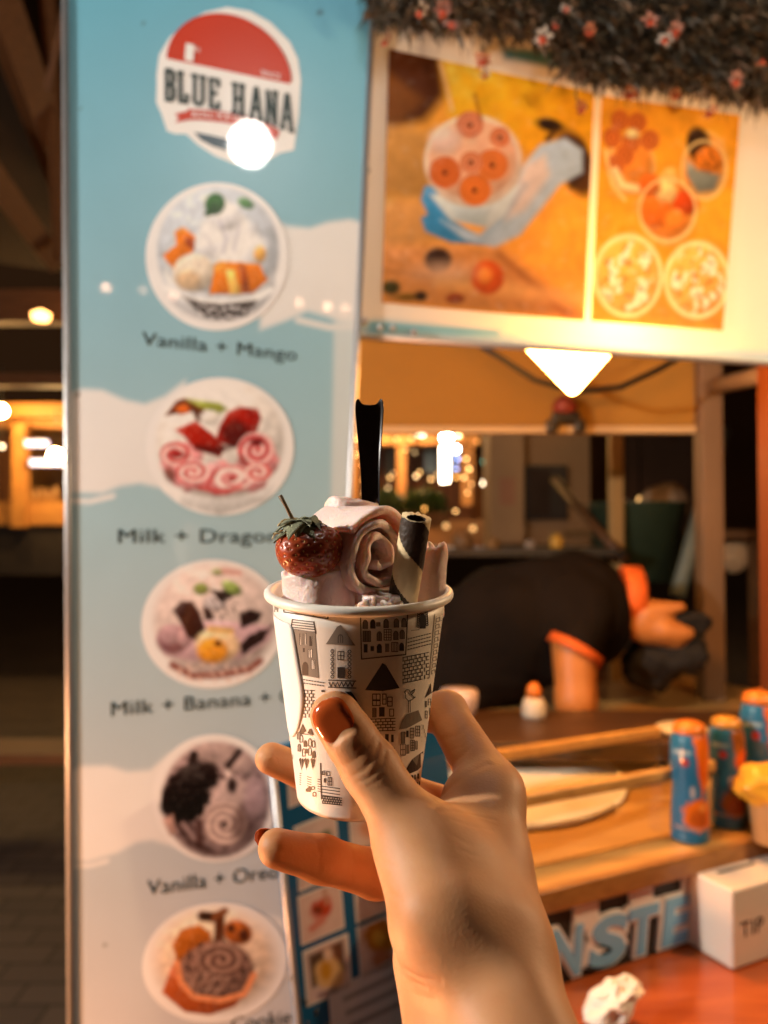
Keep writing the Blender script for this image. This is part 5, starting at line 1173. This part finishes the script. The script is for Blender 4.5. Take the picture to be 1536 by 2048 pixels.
b = MB(); b.lathe([(.001, .043), (.017, .043), (.014, .062), (.007, .072), (.001, .073)], (c[0], c[1], Z(-.394)), 20); b.build('cap', m_cap, t, smooth=True)
c = W(918, 1412, 1.60); b = MB(); b.lathe([(.001, 0), (.02, 0), (.036, .02), (.04, .05), (.037, .062), (.001, .064)], (c[0], c[1], Z(-.394)), 24)
tag(b.build('round_jar', mat('lilac_white_glaze', (.52, .42, .42), .35, var=.1), None, smooth=True), 'round lilac white jar on the back worktop beside the hand', 'jar')
# yellow packet on a beige cup at the right edge
c = hz(1510, 1668, ZT); t = thing('beige_cup', 'beige cup with yellow crumpled wrapper on top at the right edge', 'cup', tuple(c))
b = MB(); b.lathe([(.001, 0), (.026, 0), (.033, .06), (.034, .061), (.001, .0605)], c-NC*.03, 28); b.build('cup_body', mat('beige_card', (.5, .3, .14), .5, var=.08), t, smooth=True)
bm = bmesh.new(); bmesh.ops.create_icosphere(bm, subdivisions=4, radius=1); V = np.array([v.co[:] for v in bm.verts]); F = [tuple(v.index for v in f.verts) for f in bm.faces]; bm.free()
rr_ = 1+.22*noise3(V, 1.5, 4)+.1*noise3(V, 3.2, 9); P = V*rr_[:, None]*np.array([.054, .040, .032])+c-NC*.03+up*.083
mesh_obj('wrapper', P, F, mat('yellow_wrapper', (.72, .34, .03), .35, var=.15, coat=.3), t, smooth=True)
c = W(1535, 1398, 1.45); b = MB(); b.lathe([(.001, -.024)]+[(.024*math.cos(a), .024*math.sin(a)) for a in np.linspace(-1.4, 1.4, 10)]+[(.001, .024)], c, 20); 
tag(b.build('orange_ball', m_cap, None, smooth=True), 'orange ball hanging at the right edge above the bottles', 'ball')
b = MB()
# small red and black figure fixed under the lamp on the back header
c = W(1132, 812, 2.10); t = thing('wall_ornament', 'small dark red and black ornament hanging on the back header under lamp', 'ornament', tuple(c))
b = MB(); b.box(c+np.array([-.035, 0, -.045]), (.075, 0, 0), (0, .03, 0), (0, 0, .03)); b.box(c+np.array([-.05, .0, -.07]), (.03, 0, 0), (0, .03, 0), (0, 0, .035)); b.box(c+np.array([.025, 0, -.07]), (.03, 0, 0), (0, .03, 0), (0, 0, .035)); b.build('ornament_base', m_black, t, bevel=.006)
b = MB(); b.lathe([(.001, -.02), (.03, -.016), (.036, .0), (.024, .022), (.001, .034)], c+np.array([0, .014, .0]), 20); b.build('ornament_top', mat('dark_red', (.2, .03, .015), .5, var=.2), t, smooth=True)

# ================================================================== DARK BLUE PICTURE BOARD AT THE COUNTER'S END
BP = Plane(W(545, 1560, .93), (.80, .60, 0))
pb = thing('picture_menu_board', 'dark blue menu board with small framed ice cream pictures below the hatch', 'sign', tuple(BP.at(600, 2048)))
QB = [(628, 2330), (960, 2030), (880, 1400), (541, 1500)]
board_solid('board', BP, QB, .012, mat('deep_blue_board', srgb(0, 92, 140), .4, coat=.4, var=.06), pb)
b = MB(); b.tube([BP.at(541, 1500), BP.at(628, 2330)], .004, 8); b.build('edge_trim', m_alu, pb, smooth=True)
pics = [((590, 1600), (668, 1636-6), 'rose'), ((592, 1688), 0, 'green'), ((607, 1860-70), 0, 'red'), ((615, 1870), 0, 'sundae'), ((706, 1640), 0, 'pale'), ((718, 1745), 0, 'dark'), ((728, 1850), 0, 'gold')]
def pq(x0, x1, yt, yb, sl=-.42, ln=.078): 
    # corners bottom-left, bottom-right, top-right, top-left
    h = yb-yt; return [(x0+h*ln, yb), (x1+h*ln, yb+sl*(x1-x0)), (x1, yt+sl*(x1-x0)), (x0, yt)]
def pic_paint(kind, q):
    cx = sum(c[0] for c in q)/4; cy = sum(c[1] for c in q)/4
    def f(k):
        k.c[:] = srgb(222, 200, 196); k.mottle(60, .05, 3)
        if kind == 'green': k.ell(cx+14, cy-30, 14, 9, (96, 112, 70), 8, -20, wob=3); k.ell(cx, cy, 30, 24, (214, 180, 168), 14)
        if kind == 'rose': k.ell(cx-10, cy+10, 20, 16, (206, 120, 120), 12, wob=3); k.ell(cx-8, cy+14, 7, 6, (186, 60, 60), 6)
        if kind == 'red': k.ell(cx+2, cy-8, 24, 18, (196, 66, 34), 10, -40, wob=4); k.ell(cx-6, cy-4, 10, 8, (110, 40, 24), 6); k.line([(cx+6, cy-50), (cx+12, cy-18)], 4, (196, 150, 130), 6); k.line([(cx-18, cy+34), (cx+4, cy+16)], 7, (208, 110, 90), 8, .8)
        if kind == 'sundae': k.poly([(q[3][0]+8, q[3][1]+6), (q[2][0]-6, q[2][1]+8), (q[1][0]-8, q[1][1]-34), (q[0][0]+8, q[0][1]-30)], (88, 66, 54), 8); k.ell(cx+4, cy+8, 30, 32, (226, 186, 130), 10, wob=3); k.ell(cx-2, cy+2, 12, 20, (206, 146, 40), 8); k.ell(cx+2, cy-32, 9, 12, (228, 206, 190), 8); k.ell(cx, cy+50, 30, 12, (206, 178, 186), 10); k.line([(cx-14, cy+52), (cx+20, cy+40)], 4, (96, 64, 60), 6, .8)
        if kind == 'dark': k.ell(cx-8, cy-26, 9, 12, (52, 42, 36), 6, 20); k.ell(cx, cy+8, 26, 20, (206, 160, 140), 12)
        if kind == 'gold': k.ell(cx-2, cy-16, 34, 34, (190, 128, 40), 10, wob=3); k.ell(cx-6, cy-14, 12, 14, (236, 190, 80), 10); k.ell(cx+2, cy+30, 22, 20, (190, 130, 96), 12)
        if kind == 'pale': k.ell(cx, cy, 26, 22, (214, 150, 120), 14)
    return f
for (x0, x1, yt, yb, kind) in ((574, 648, 1534, 1612, 'rose'), (590, 668, 1658, 1778, 'green'), (598, 678, 1796, 1886, 'red'), (608, 692, 1906, 2008, 'sundae'), (698, 780, 1616, 1730, 'pale'), (708, 796, 1750, 1842, 'dark'), (716, 802, 1858, 1956, 'gold')):
    q = pq(x0, x1, yt, yb); o = print_quad('printed_picture', BP, q, .003, m_photo, pb, (222, 200, 196), pic_paint(kind, q), .0014)
    c = np.array(q, float).mean(0); fr = [tuple(c+(np.array(v)-c)*1.09) for v in q]; b = MB(); st = np.stack(BP.st(*np.array(fr).T), -1); A = BP.pt(st[:, 0], st[:, 1], .0007); mesh_obj('picture_frame', A, [(0, 1, 2, 3)], m_badge, pb)
# white notice lower right with faint lines of words
q = [(668, 2140), (860, 2060), (820, 1895), (655, 1985)]
def note(k):
    k.c[:] = srgb(226, 220, 224)
    for j in range(3):
        for i in range(7): k.line([(690+i*17+j*5, 1998+j*28-i*8), (700+i*17+j*5, 1993+j*28-i*8)], 5, (120, 116, 126), 5, .75)
print_quad('notice', BP, q, .003, m_photo, pb, (226, 220, 224), note, .0014)
for (x, y, r) in ((632, 2022, 5), (615, 2048, 5), (612, 2004, 6), (600, 2000, 4), (655, 2050, 5), (582, 1955, 4)): 
    b = MB(); b.lathe([(.0032, 0), (.003, .002), (.0005, .0034)], BP.at(x, y, .0004), 10, ax=BP.n); b.build('water_drop', m_glass, pb, smooth=True)

# ================================================================== SELLER BENDING OVER BEHIND THE COUNTER
PD = 2.0
def pp(px, py, d=PD): return tuple(W(px, py, d))
hipL = pp(905, 1330, 2.12); chest = pp(1140, 1225, 2.0); belly = pp(1020, 1260, 2.05); shn = pp(1175, 1225, 1.93); neck = pp(1245, 1215, 1.97); head = pp(1292, 1243, 1.93); chin = pp(1348, 1272, 1.90)
elbow = pp(1152, 1400, 1.80); wrist_ = pp(1170, 1470, 1.78)
def torso(P):
    d = rcone(P, hipL, belly, .165, .160); d = smin(d, rcone(P, belly, chest, .160, .150), .08); d = smin(d, rcone(P, chest, shn, .13, .095), .08)
    d = smin(d, rcone(P, pp(930, 1300, 2.2), pp(1150, 1200, 2.14), .15, .12), .08)
    sl_ = np.array(pp(1152, 1292, 1.84)); sd_ = np.array([-.5, -.15, -.85]); sd_ /= np.linalg.norm(sd_)
    d = smin(d, np.maximum(rcone(P, shn, sl_, .080, .066), (P-sl_.astype(np.float32))@sd_.astype(np.float32)-.012), .03)      # sleeve
    d = smin(d, rcone(P, hipL, pp(890, 1800, 2.15), .15, .13), .08)
    return d
V, Q = surface_nets(torso, np.array(hipL)-np.array([.3, .35, .9]), np.array(shn)+np.array([.25, .45, .35]), .012)
V = V+vnormals(V, Q)*(np.abs(noise3(V*np.array([1, 1, .6]), 9, 3))*.026-.01+noise3(V, 22, 5)*.006)[:, None]
seller = thing('person', 'seller in a black shirt with orange trim bending over the worktop behind the hatch', 'person', (hipL[0], hipL[1], 0))
m_shirt = mat('black_shirt', (.010, .0078, .007), .95, var=.3, vscale=5, bump=.4, bscale=60)
m_shirt.node_tree.nodes['Principled BSDF'].inputs['Specular IOR Level'].default_value = .08
def skin_sdf(P):
    d = rcone(P, chest, neck, .06, .050); d = smin(d, rcone(P, neck, head, .050, .052), .03); d = smin(d, rcone(P, head, chin, .052, .034), .02)
    d = smin(d, rcone(P, pp(1300, 1222, 1.9), pp(1362, 1214, 1.88), .026, .012), .02); d = smin(d, rcone(P, pp(1330, 1262, 1.88), pp(1378, 1266, 1.87), .026, .014), .02)
    a = smin(rcone(P, pp(1150, 1290, 1.84), elbow, .056, .046), rcone(P, elbow, wrist_, .045, .032), .02); a = smin(a, rcone(P, wrist_, pp(1150, 1500, 1.76), .034, .028), .02)
    return np.minimum(d, a)
V2, Q2 = surface_nets(skin_sdf, np.array(wrist_)-np.array([.15, .2, .15]), np.array(head)+np.array([.25, .25, .25]), .007)
body2 = fast_mesh('body', V2, Q2, mat('seller_skin', (.46, .17, .04), .5, var=.1, sss=.1), seller)
V_ = relax(V, Q, 3); fast_mesh('shirt', V_, Q, m_shirt, seller)
m_trim = mat('orange_trim', (.62, .11, .012), .7, var=.1)
def ring(name, c, ax, R, w_, tk, m, parent, sq=1.0):
    b = MB(); b.lathe([(R, -w_), (R+tk, -w_*.9), (R+tk, w_*.9), (R, w_), (R-tk, w_*.9), (R-tk, -w_*.9), (R, -w_)], c, 32, ax=ax); return b.build(name, m, parent, smooth=True)
ring('sleeve_hem', pp(1150, 1300, 1.838), np.array([-.5, -.15, -.85]), .064, .012, .005, m_trim, seller)
ring('collar', pp(1262, 1190, 1.95), np.array([1, -.05, .0]), .066, .024, .008, m_trim, seller)
def hair(P):
    d = rcone(P, pp(1300, 1330, 1.99), pp(1365, 1268, 1.96), .07, .05); d = smin(d, rcone(P, pp(1345, 1242, 1.90), pp(1400, 1245, 1.9), .014, .026), .03); d = smin(d, rcone(P, pp(1300, 1318, 1.93), pp(1385, 1310, 1.9), .035, .04), .03); return d
V, Q = surface_nets(hair, np.array(pp(1330, 1300, 1.95))-.22, np.array(pp(1330, 1300, 1.95))+.24, .01)
V = V+vnormals(V, Q)*(noise3(V, 40, 2)*.012)[:, None]
fast_mesh('hair', V, Q, mat('black_hair', (.008, .006, .005), .85, var=.3), seller)

# ================================================================== BEYOND THE KIOSK: THE STREET AT NIGHT
def fbox(name, x0, x1, y0, y1, d, dep, m, label=None, cat=None, parent=None, bevel=0, group=None):
    """upright block that spans this part of the view at distance d"""
    a = W(x0, y1, d); c = W(x1, y0, d); b = MB(); b.box((a[0], d, a[2]), (c[0]-a[0], 0, 0), (0, dep, 0), (0, 0, c[2]-a[2]))
    o = b.build(name, m, parent, bevel=bevel)
    if label: tag(o, label, cat, group)
    return o
def beam(name, p0, p1, r, m, parent, n=4):
    b = MB(); b.tube([W(*p0), W(*p1)], r, n); return b.build(name, m, parent)
m_beam = wood('roof_timber', (.20, .085, .03), (.12, .05, .018), .6); m_lit = wood('honey_timber', (.50, .24, .06), (.36, .16, .04), .5)
# ---- timber shelter at the left
sh = thing('timber_shelter', 'dark timber shelter with sloping beams at the left edge of the picture', 'shelter', tuple(W(60, 1200, 5.0)*np.array([1, 1, 0])))
for (a, b_, r) in (((-60, -150, 3.0), (150, 420, 4.6), .10), ((-90, 250, 3.2), (105, 520, 4.6), .08), ((90, -120, 3.4), (120, 520, 4.4), .035), ((150, -60, 3.2), (95, 180, 3.4), .018)): beam('rafter', a, b_, r, m_beam, sh)
b = MB(); A = [W(-400, -300, 3.2), W(240, -300, 3.2), W(240, 560, 5.6), W(-400, 470, 5.6)]; b.add(A+[q+up*.05 for q in A], [(0, 1, 2, 3), (7, 6, 5, 4), (0, 4, 5, 1), (1, 5, 6, 2), (2, 6, 7, 3), (3, 7, 4, 0)]); b.build('roof', mat('dark_roof_boards', (.045, .024, .013), .8, var=.4, vscale=4), sh)
fbox('cross_beam', -80, 190, 575, 640, 5.2, .12, m_beam, parent=sh); fbox('cross_beam', -80, 190, 745, 770, 5.6, .1, m_beam, parent=sh)
b = MB(); A = W(60, 628, 5.1); b.lathe([(.001, -.03), (.05, -.02), (.06, .02), (.001, .05)], W(82, 634, 5.0), 14); b.build('lamp_glass', emissive('amber_dim', (1, .45, .12), 9.0), sh, smooth=True)
# ---- lit bar
bar = thing('bar_stand', 'honey coloured lit bar stand with post and beam far left', 'stand', tuple(W(60, 1200, 7.0)*np.array([1, 1, 0])))
fbox('beam', -60, 260, 805, 832, 7.0, .2, m_lit, parent=bar); fbox('beam', -60, 260, 836, 855, 7.2, .2, m_lit, parent=bar); fbox('post', 22, 48, 845, 1055, 7.0, .12, m_lit, parent=bar); fbox('post', -6, 12, 860, 1010, 7.6, .12, m_beam, parent=bar)
fbox('counter', -60, 260, 1003, 1050, 7.1, .6, m_lit, parent=bar); fbox('counter_base', -60, 260, 1051, 1150, 7.15, .5, m_dark, parent=bar); fbox('back_wall', -80, 300, 855, 1005, 8.2, .1, mat('amber_wall', (.24, .12, .04), .7, var=.4, vscale=3), parent=bar)
for i, (x, y, w_, h_) in enumerate(((70, 985, 5, 26), (84, 980, 4, 30), (98, 984, 6, 24), (112, 978, 5, 32), (58, 986, 5, 22))):
    b = MB(); c = W(x, 1003, 7.2); k_ = 7.2/FPX; b.lathe([(.001, 0), (w_*k_, 0), (w_*k_, h_*k_*.6), (w_*k_*.4, h_*k_*.8), (w_*k_*.4, h_*k_), (.001, h_*k_)], c, 10)
    tag(b.build('bottle', mat('bar_bottle', (.5, .28, .1), .2, var=.2), None, smooth=True, loc=tuple(c)), ['squat', 'slim', 'broad', 'tall', 'short'][i]+' amber bottle on the far left bar counter', 'bottle', 'bottles on the far bar')
for (x0, x1, y0, y1, lb) in ((48, 92, 880, 892, 'upper blue strip light over the far left bar'), (58, 126, 918, 931, 'lower blue strip light over the far left bar')):
    fbox('strip_light', x0, x1, y0, y1, 6.9, .05, emissive('blue_led', (.10, .32, 1), 1.5), lb, 'light')
WARM, CREAM, WHITE = (1, .52, .16), (1, .78, .5), (1, .96, .9)
def far_bulb(px, py, rp, d, col, s, label, sq=1.0):
    c = W(px, py, d); r = rp*d/FPX; t = thing('street_bulb', label, 'lamp', tuple(c), 'lights in the street behind')
    b = MB(); b.lathe([(.001, -r*sq)]+[(r*math.cos(a), r*sq*math.sin(a)) for a in np.linspace(-1.3, 1.3, 8)]+[(.001, r*sq)], c, 14); b.build('bulb', emissive('street_glow', col, s), t, smooth=True)
    b = MB(); b.tube([c+up*r*sq, c+up*(r*sq+.35)], .006, 5); b.build('cord', m_black, t)
far_bulb(2, 822, 12, 6.6, (1, .55, .17), 320, 'big white bulb at the extreme left edge')
far_bulb(112, 912, 14, 6.6, (1, .58, .2), 320, 'big white bulb beside the blue strip lights')
far_bulb(4, 893, 4, 6.8, CREAM, 5, 'small cream bulb below the left edge bulb')
for a in ((711, 877, 4, 6, WARM, 11, 'orange bulb left of the spoon, upper one'), (708, 909, 4, 6, WARM, 11, 'orange bulb left of the spoon, lower one'), (842, 868, 9, 8, CREAM, 13, 'cream oval light under the far awning', .45), (893, 875, 11, 8, WHITE, 126, 'brightest white lamp at the top of tube light', .7), (917, 871, 4, 8, WARM, 12.5, 'amber bulb just right of brightest white lamp'), (911, 898, 6, 8, WHITE, 126, 'white round lamp beside the tube light'), (914, 918, 4, 8, (.3, .45, 1), 8, 'blue bulb beside the tube light, upper one'), (912, 937, 4, 8, (.34, .45, 1), 6.5, 'blue bulb beside the tube light, lower one'), (1085, 875, 3, 6, WARM, 6, 'dim amber bulb under the pale header'), (987, 905, 4, 7, CREAM, 4, 'dim tan bulb above the green one'), (969, 924, 4, 7, (.12, .75, .5), 4.5, 'green bulb in the street behind the kiosk'), (970, 966, 6, 7, CREAM, 16, 'cream bulb below the green one'), (892, 1052, 5, 6, WARM, 1.75, 'faint amber bulb above the wafer'), (946, 1057, 5, 6, WARM, 2, 'faint amber bulb right of the wafer'), (1280, 1000, 6, 4.5, WARM, 2.25, 'faint amber bulb behind the tan pole')): far_bulb(*a)
for i_, (x_, y_, r_, s_) in enumerate(((932, 918, 3, 5), (938, 938, 3, 6), (928, 955, 3, 4), (944, 968, 2.5, 4), (935, 985, 2.5, 3), (780, 955, 3, 3), (862, 958, 3, 3.5), (726, 930, 3, 5))): far_bulb(x_, y_, r_, 7.8, WARM, s_*1.6, ['topmost amber fairy light on the post right of the tube light', 'second amber fairy light right of the tube light', 'third amber fairy light right of the tube light', 'fourth amber fairy light right of the tube light', 'lowest amber fairy light right of the tube light', 'amber table light right of the spoon', 'amber table light left of the tube light foot', 'amber table light close beside the spoon'][i_])
rb = np.random.RandomState(31)
for i_ in range(26):
    far_bulb(rb.uniform(706, 1010), rb.choice([872, 880, 900, 950, 985, 1020, 1050, 1075])+rb.normal()*6, rb.uniform(1.8, 3.2), rb.uniform(6.6, 8.0), [WARM, (1, .6, .25), (1, .42, .08)][i_ % 3], rb.uniform(2, 9), 'tiny amber fairy light in the far restaurant behind the kiosk')
far_bulb(800, 842, 14, 8.2, (1, .5, .14), 620, 'added hidden amber lamp above the far restaurant posts')  # out of sight behind the header, added to brighten the far restaurant
far_bulb(1190, 830, 9, 4.6, (1, .5, .16), 120, 'added hidden amber lamp above the pale building corner')  # likewise hidden, added to warm the building corner
fbox('tube_light', 882, 898, 893, 964, 8, .04, emissive('tube_white', (1, .8, .55), 26), 'white vertical tube light behind the kiosk', 'light')
# ---- far restaurant seen through the hatch
re = thing('far_restaurant', 'dim amber restaurant front with beams and posts behind the spoon', 'building', tuple(W(850, 1060, 9)*np.array([1, 1, 0])))
m_amber = mat('amber_plaster', (.34, .15, .045), .7, var=.5, vscale=2.5)
fbox('fascia', 640, 960, 866, 888, 9, .3, m_lit, parent=re); fbox('wall', 600, 1000, 888, 1100, 10.5, .2, mat('dim_red_wall', (.13, .05, .025), .8, var=.5, vscale=1.5), parent=re)
for (x0, x1) in ((794, 812), (700, 716), (925, 948)): fbox('post', x0, x1, 888, 1010, 9.1, .2, m_lit, parent=re)
fbox('window', 850, 872, 898, 945, 10.4, .05, mat('pale_teal_glass', (.22, .3, .28), .3, var=.2), parent=re); fbox('window', 770, 790, 900, 950, 10.4, .05, m_dark, parent=re)
fbox('low_wall', 640, 990, 1040, 1105, 8.4, .3, m_amber, parent=re); fbox('roof', 600, 1040, 845, 864, 8.8, 1.2, m_dark, parent=re)
# ---- planter hedges
m_hedge = mat('hedge_leaf', (.13, .19, .03), .55, var=.5, vscale=12)
rs = np.random.RandomState(8)
for (px, py, rx, rz, lb) in ((765, 1005, 46, 26, 'low green hedge behind the spoon'), (850, 1003, 44, 24, 'low green hedge left of the wafer')):
    d = 7.6; c = W(px, py, d); t = thing('hedge', lb, 'hedge', (c[0], c[1], 0)); V = []; F = []
    for i in range(900):
        v = rs.normal(size=3); v /= np.linalg.norm(v); o_ = c+v*np.array([rx, 40, rz])*d/FPX*rs.uniform(.6, 1); a = rs.normal(size=3)*.025; b_ = rs.normal(size=3)*.02; n = len(V); V += [o_, o_+a, o_+a+b_, o_+b_]; F.append((n, n+1, n+2, n+3))
    mesh_obj('leaves', V, F, m_hedge, t); b = MB(); b.cbox(c-np.array([0, 0, (rz+14)*d/FPX]), (rx*2*d/FPX, 0, 0), (0, .35, 0), (0, 0, 32*d/FPX)); b.build('planter', m_amber, t)
# ---- pale building corner with window
pbd = thing('pale_building', 'pale plastered building corner with dark window behind the header', 'building', tuple(W(1060, 1060, 5)*np.array([1, 1, 0])))
m_plast = mat('tan_plaster', (.36, .23, .12), .8, var=.15, vscale=3, bump=.3)
fbox('wall', 985, 1180, 780, 1090, 5.4, .5, m_plast, parent=pbd); fbox('corner_pilaster', 980, 1048, 780, 1085, 5.25, .1, mat('pale_plaster', (.46, .31, .17), .8, var=.12, vscale=4), parent=pbd); fbox('window_frame', 1052, 1136, 930, 1040, 5.33, .06, m_dark, parent=pbd); fbox('window_pane', 1058, 1100, 937, 1033, 5.31, .01, mat('dark_pane', (.05, .035, .028), .15, var=.2), parent=pbd); fbox('notice', 1000, 1030, 955, 1010, 5.24, .008, mat('salmon_notice', (.46, .24, .14), .7, var=.1), parent=pbd)
fbox('dark_wall', 1150, 1560, 700, 1120, 6.4, .4, mat('dark_brown_wall', (.075, .038, .02), .8, var=.4, vscale=2), 'dark brown wall far behind the tan pole', 'wall')
# ---- poles
tp = W(1236, 1060, 2.9); b = MB(); b.box((tp[0]-.024, tp[1], 0), (.048, 0, 0), (0, .05, 0), (0, 0, 2.6)); tag(b.build('pole', mat('tan_pole_paint', (.52, .32, .12), .5, var=.12), None, bevel=.004), 'upright tan pole behind the pale header', 'pole')
b = MB(); b.tube([W(1446, 860, 3.0), W(1355, 1190, 2.6)], .026, 12); tag(b.build('pole', mat('grey_green_pole_paint', (.14, .17, .15), .5, var=.15), None, smooth=True), 'leaning grey green pole right of the brown post', 'pole')
b = MB(); b.tube([W(1110, 960, 3.4), W(1170, 1030, 3.1), W(1250, 1120, 2.8)], .02, 8); tag(b.build('diagonal_rail', m_brown, None, smooth=True), 'brown diagonal rail left of the tan pole', 'rail')
# ---- dark counter mass and clutter on the far work bench
fbox('bench', 880, 1250, 1098, 1112, 2.75, .4, m_dark, 'dark bench top behind the seller', 'bench')
for (x, y0, y1, w_, col, nm, lb) in ((1113, 1068, 1098, 14, (.6, .33, .05), 'jar', 'small yellow jar on the dark bench'), (1060, 1080, 1098, 12, (.3, .24, .2), 'jar', 'small grey jar on the dark bench'), (925, 1062, 1098, 20, (.2, .11, .05), 'jar', 'brown jar on the dark bench beside wafer'), (985, 1075, 1098, 15, (.26, .14, .05), 'jar', 'short amber jar on the dark bench')):
    c = W(x, y1, 2.9); k_ = 2.9/FPX; R_ = w_*k_; H_ = (y1-y0)*k_; b = MB(); b.lathe([(.001, 0), (R_, 0), (R_, H_*.7), (R_*.6, H_*.82), (R_*.62, H_), (.001, H_)], c, 18); tag(b.build(nm, mat('jar_glaze', col, .35, var=.2), None, smooth=True, loc=tuple(c)), lb, 'jar', 'jars on the dark bench')
b = MB(); c = W(1250, 1110, 3.1); b.lathe([(.001, 0), (.16, 0), (.19, .30), (.2, .31), (.001, .315)], np.array([c[0]+.05, c[1], c[2]-.1]), 24); tag(b.build('green_bin', mat('dark_green_plastic', (.03, .05, .03), .5, var=.2), None, smooth=True), 'dark green tub right of the tan pole', 'tub')
for (px, py, r, col, lb) in ((1245, 1022, .045, (.5, .33, .2), 'round pale bag in front of the dark wall'), (1330, 1015, .10, (.42, .28, .17), 'large pale sack in front of the dark wall'), (1470, 1110, .07, (.5, .34, .2), 'pale sack beside the leaning pole')):
    d = 3.3; bm = bmesh.new(); bmesh.ops.create_icosphere(bm, subdivisions=3, radius=1); V = np.array([v.co[:] for v in bm.verts]); F = [tuple(v.index for v in f.verts) for f in bm.faces]; bm.free()
    V = V*(1+.3*noise3(V, 1.6, px))[:, None]*r*np.array([1, .8, 1.05])+W(px, py, d); tag(mesh_obj('sack', V, F, mat('sackcloth', col, .8, var=.15), None, smooth=True, loc=tuple(W(px, py, d))), lb, 'sack', 'pale sacks')
b = MB(); c = W(1330, 1050, 3.3); b.box((c[0]-.35, c[1]-.15, c[2]-.06), (.75, 0, 0), (0, .5, 0), (0, 0, .04)); b.box((c[0]-.33, c[1]-.1, 0), (.05, 0, 0), (0, .05, 0), (0, 0, c[2]-.06)); b.box((c[0]+.33, c[1]-.1, 0), (.05, 0, 0), (0, .05, 0), (0, 0, c[2]-.06)); tag(b.build('rough_table', m_brown, None), 'rough brown table carrying the pale sacks', 'table')
# ---- street furniture low at the left
t = thing('low_bench', 'dark low bench on the pavement at the lower left edge', 'bench', tuple(hz(60, 1650, -1.449)))
c = hz(60, 1640, -1.44); b = MB(); b.box(c+np.array([-.5, -.1, .30]), (.78, 0, 0), (0, .3, 0), (0, 0, .05)); b.build('seat', m_beam, t, bevel=.004)
for dx in (-.45, .2): b = MB(); b.box(c+np.array([dx, -.05, .001]), (.06, 0, 0), (0, .22, 0), (0, 0, .298)); b.build('leg', m_beam, t)

# ================================================================== LAMPS THAT LIGHT THE STREET (outside the frame, some mirrored in the sign)
def bulb_lamp(name, label, c, r, col, s, hang=.5, group=None):
    t = thing(name, label, 'lamp', tuple(c), group); c = np.array(c)
    b = MB(); b.lathe([(.001, -r)]+[(r*math.cos(a), r*math.sin(a)) for a in np.linspace(-1.45, 1.3, 14)]+[(.001, r)], c, 24); b.build('bulb', emissive('bulb_glow', col, s), t, smooth=True)
    b = MB(); b.lathe([(.001, r*.93), (r*.4, r*.95), (r*.4, r*1.5), (.001, r*1.55)], c, 14); b.build('socket', m_black, t, smooth=True)
    b = MB(); b.tube([c+up*r*1.5, c+up*(r*1.5+hang)], .003, 6); b.build('cord', m_black, t); return t
def mirror_pos(px, py, s):
    c = np.array([0, 0, CAM_H]); p = FP.at(px, py); d = p-c; d /= np.linalg.norm(d); r = d-2*(d@FP.n)*FP.n; return p+r*s
bulb_lamp('globe_lamp', 'white globe lamp mirrored in the blue panel under the badge', mirror_pos(500, 290, .75), .047, (1, .93, .84), L_GLOBE)
bulb_lamp('hanging_bulb', 'bare bright bulb hanging at left of the photographer', (-1.5, .24, Z(.44)), .03, (1, .91, .80), L_KEY)
bulb_lamp('hanging_bulb', 'added unseen warm bulb at right of the kiosk lighting the letters', (.95, .72, Z(.30)), .03, (1, .64, .34), L_RIGHT, .4)  # added, never in view: lights the raised letters and the hand's right side
bulb_lamp('added_lantern', 'added unseen warm bulb low at left of the kiosk tinting the sign', (-.95, .52, Z(-.80)), .07, (1, .40, .15), L_LANT, .1)  # added, never in view: warms the sign's lower left and the wrist
for i, (x, y, s) in enumerate(((212, 575, 14), (286, 580, 4), (346, 592, 10), (598, 606, 10), (655, 613, 16), (690, 617, 8))):
    bulb_lamp('hanging_bulb', ['leftmost warm bulb mirrored as a dot in the blue sign', 'faint bulb mirrored second from left in the blue sign', 'warm bulb mirrored on the rim of the mango photo', 'warm bulb mirrored on the pale cloud right of mango photo', 'brightest warm bulb mirrored on the pale cloud', 'warm bulb mirrored at the right edge of the blue sign'][i], mirror_pos(x, y, 3.0), .02, (1, .5, .3), s*2.2, .12, 'festoon bulbs behind the photographer')
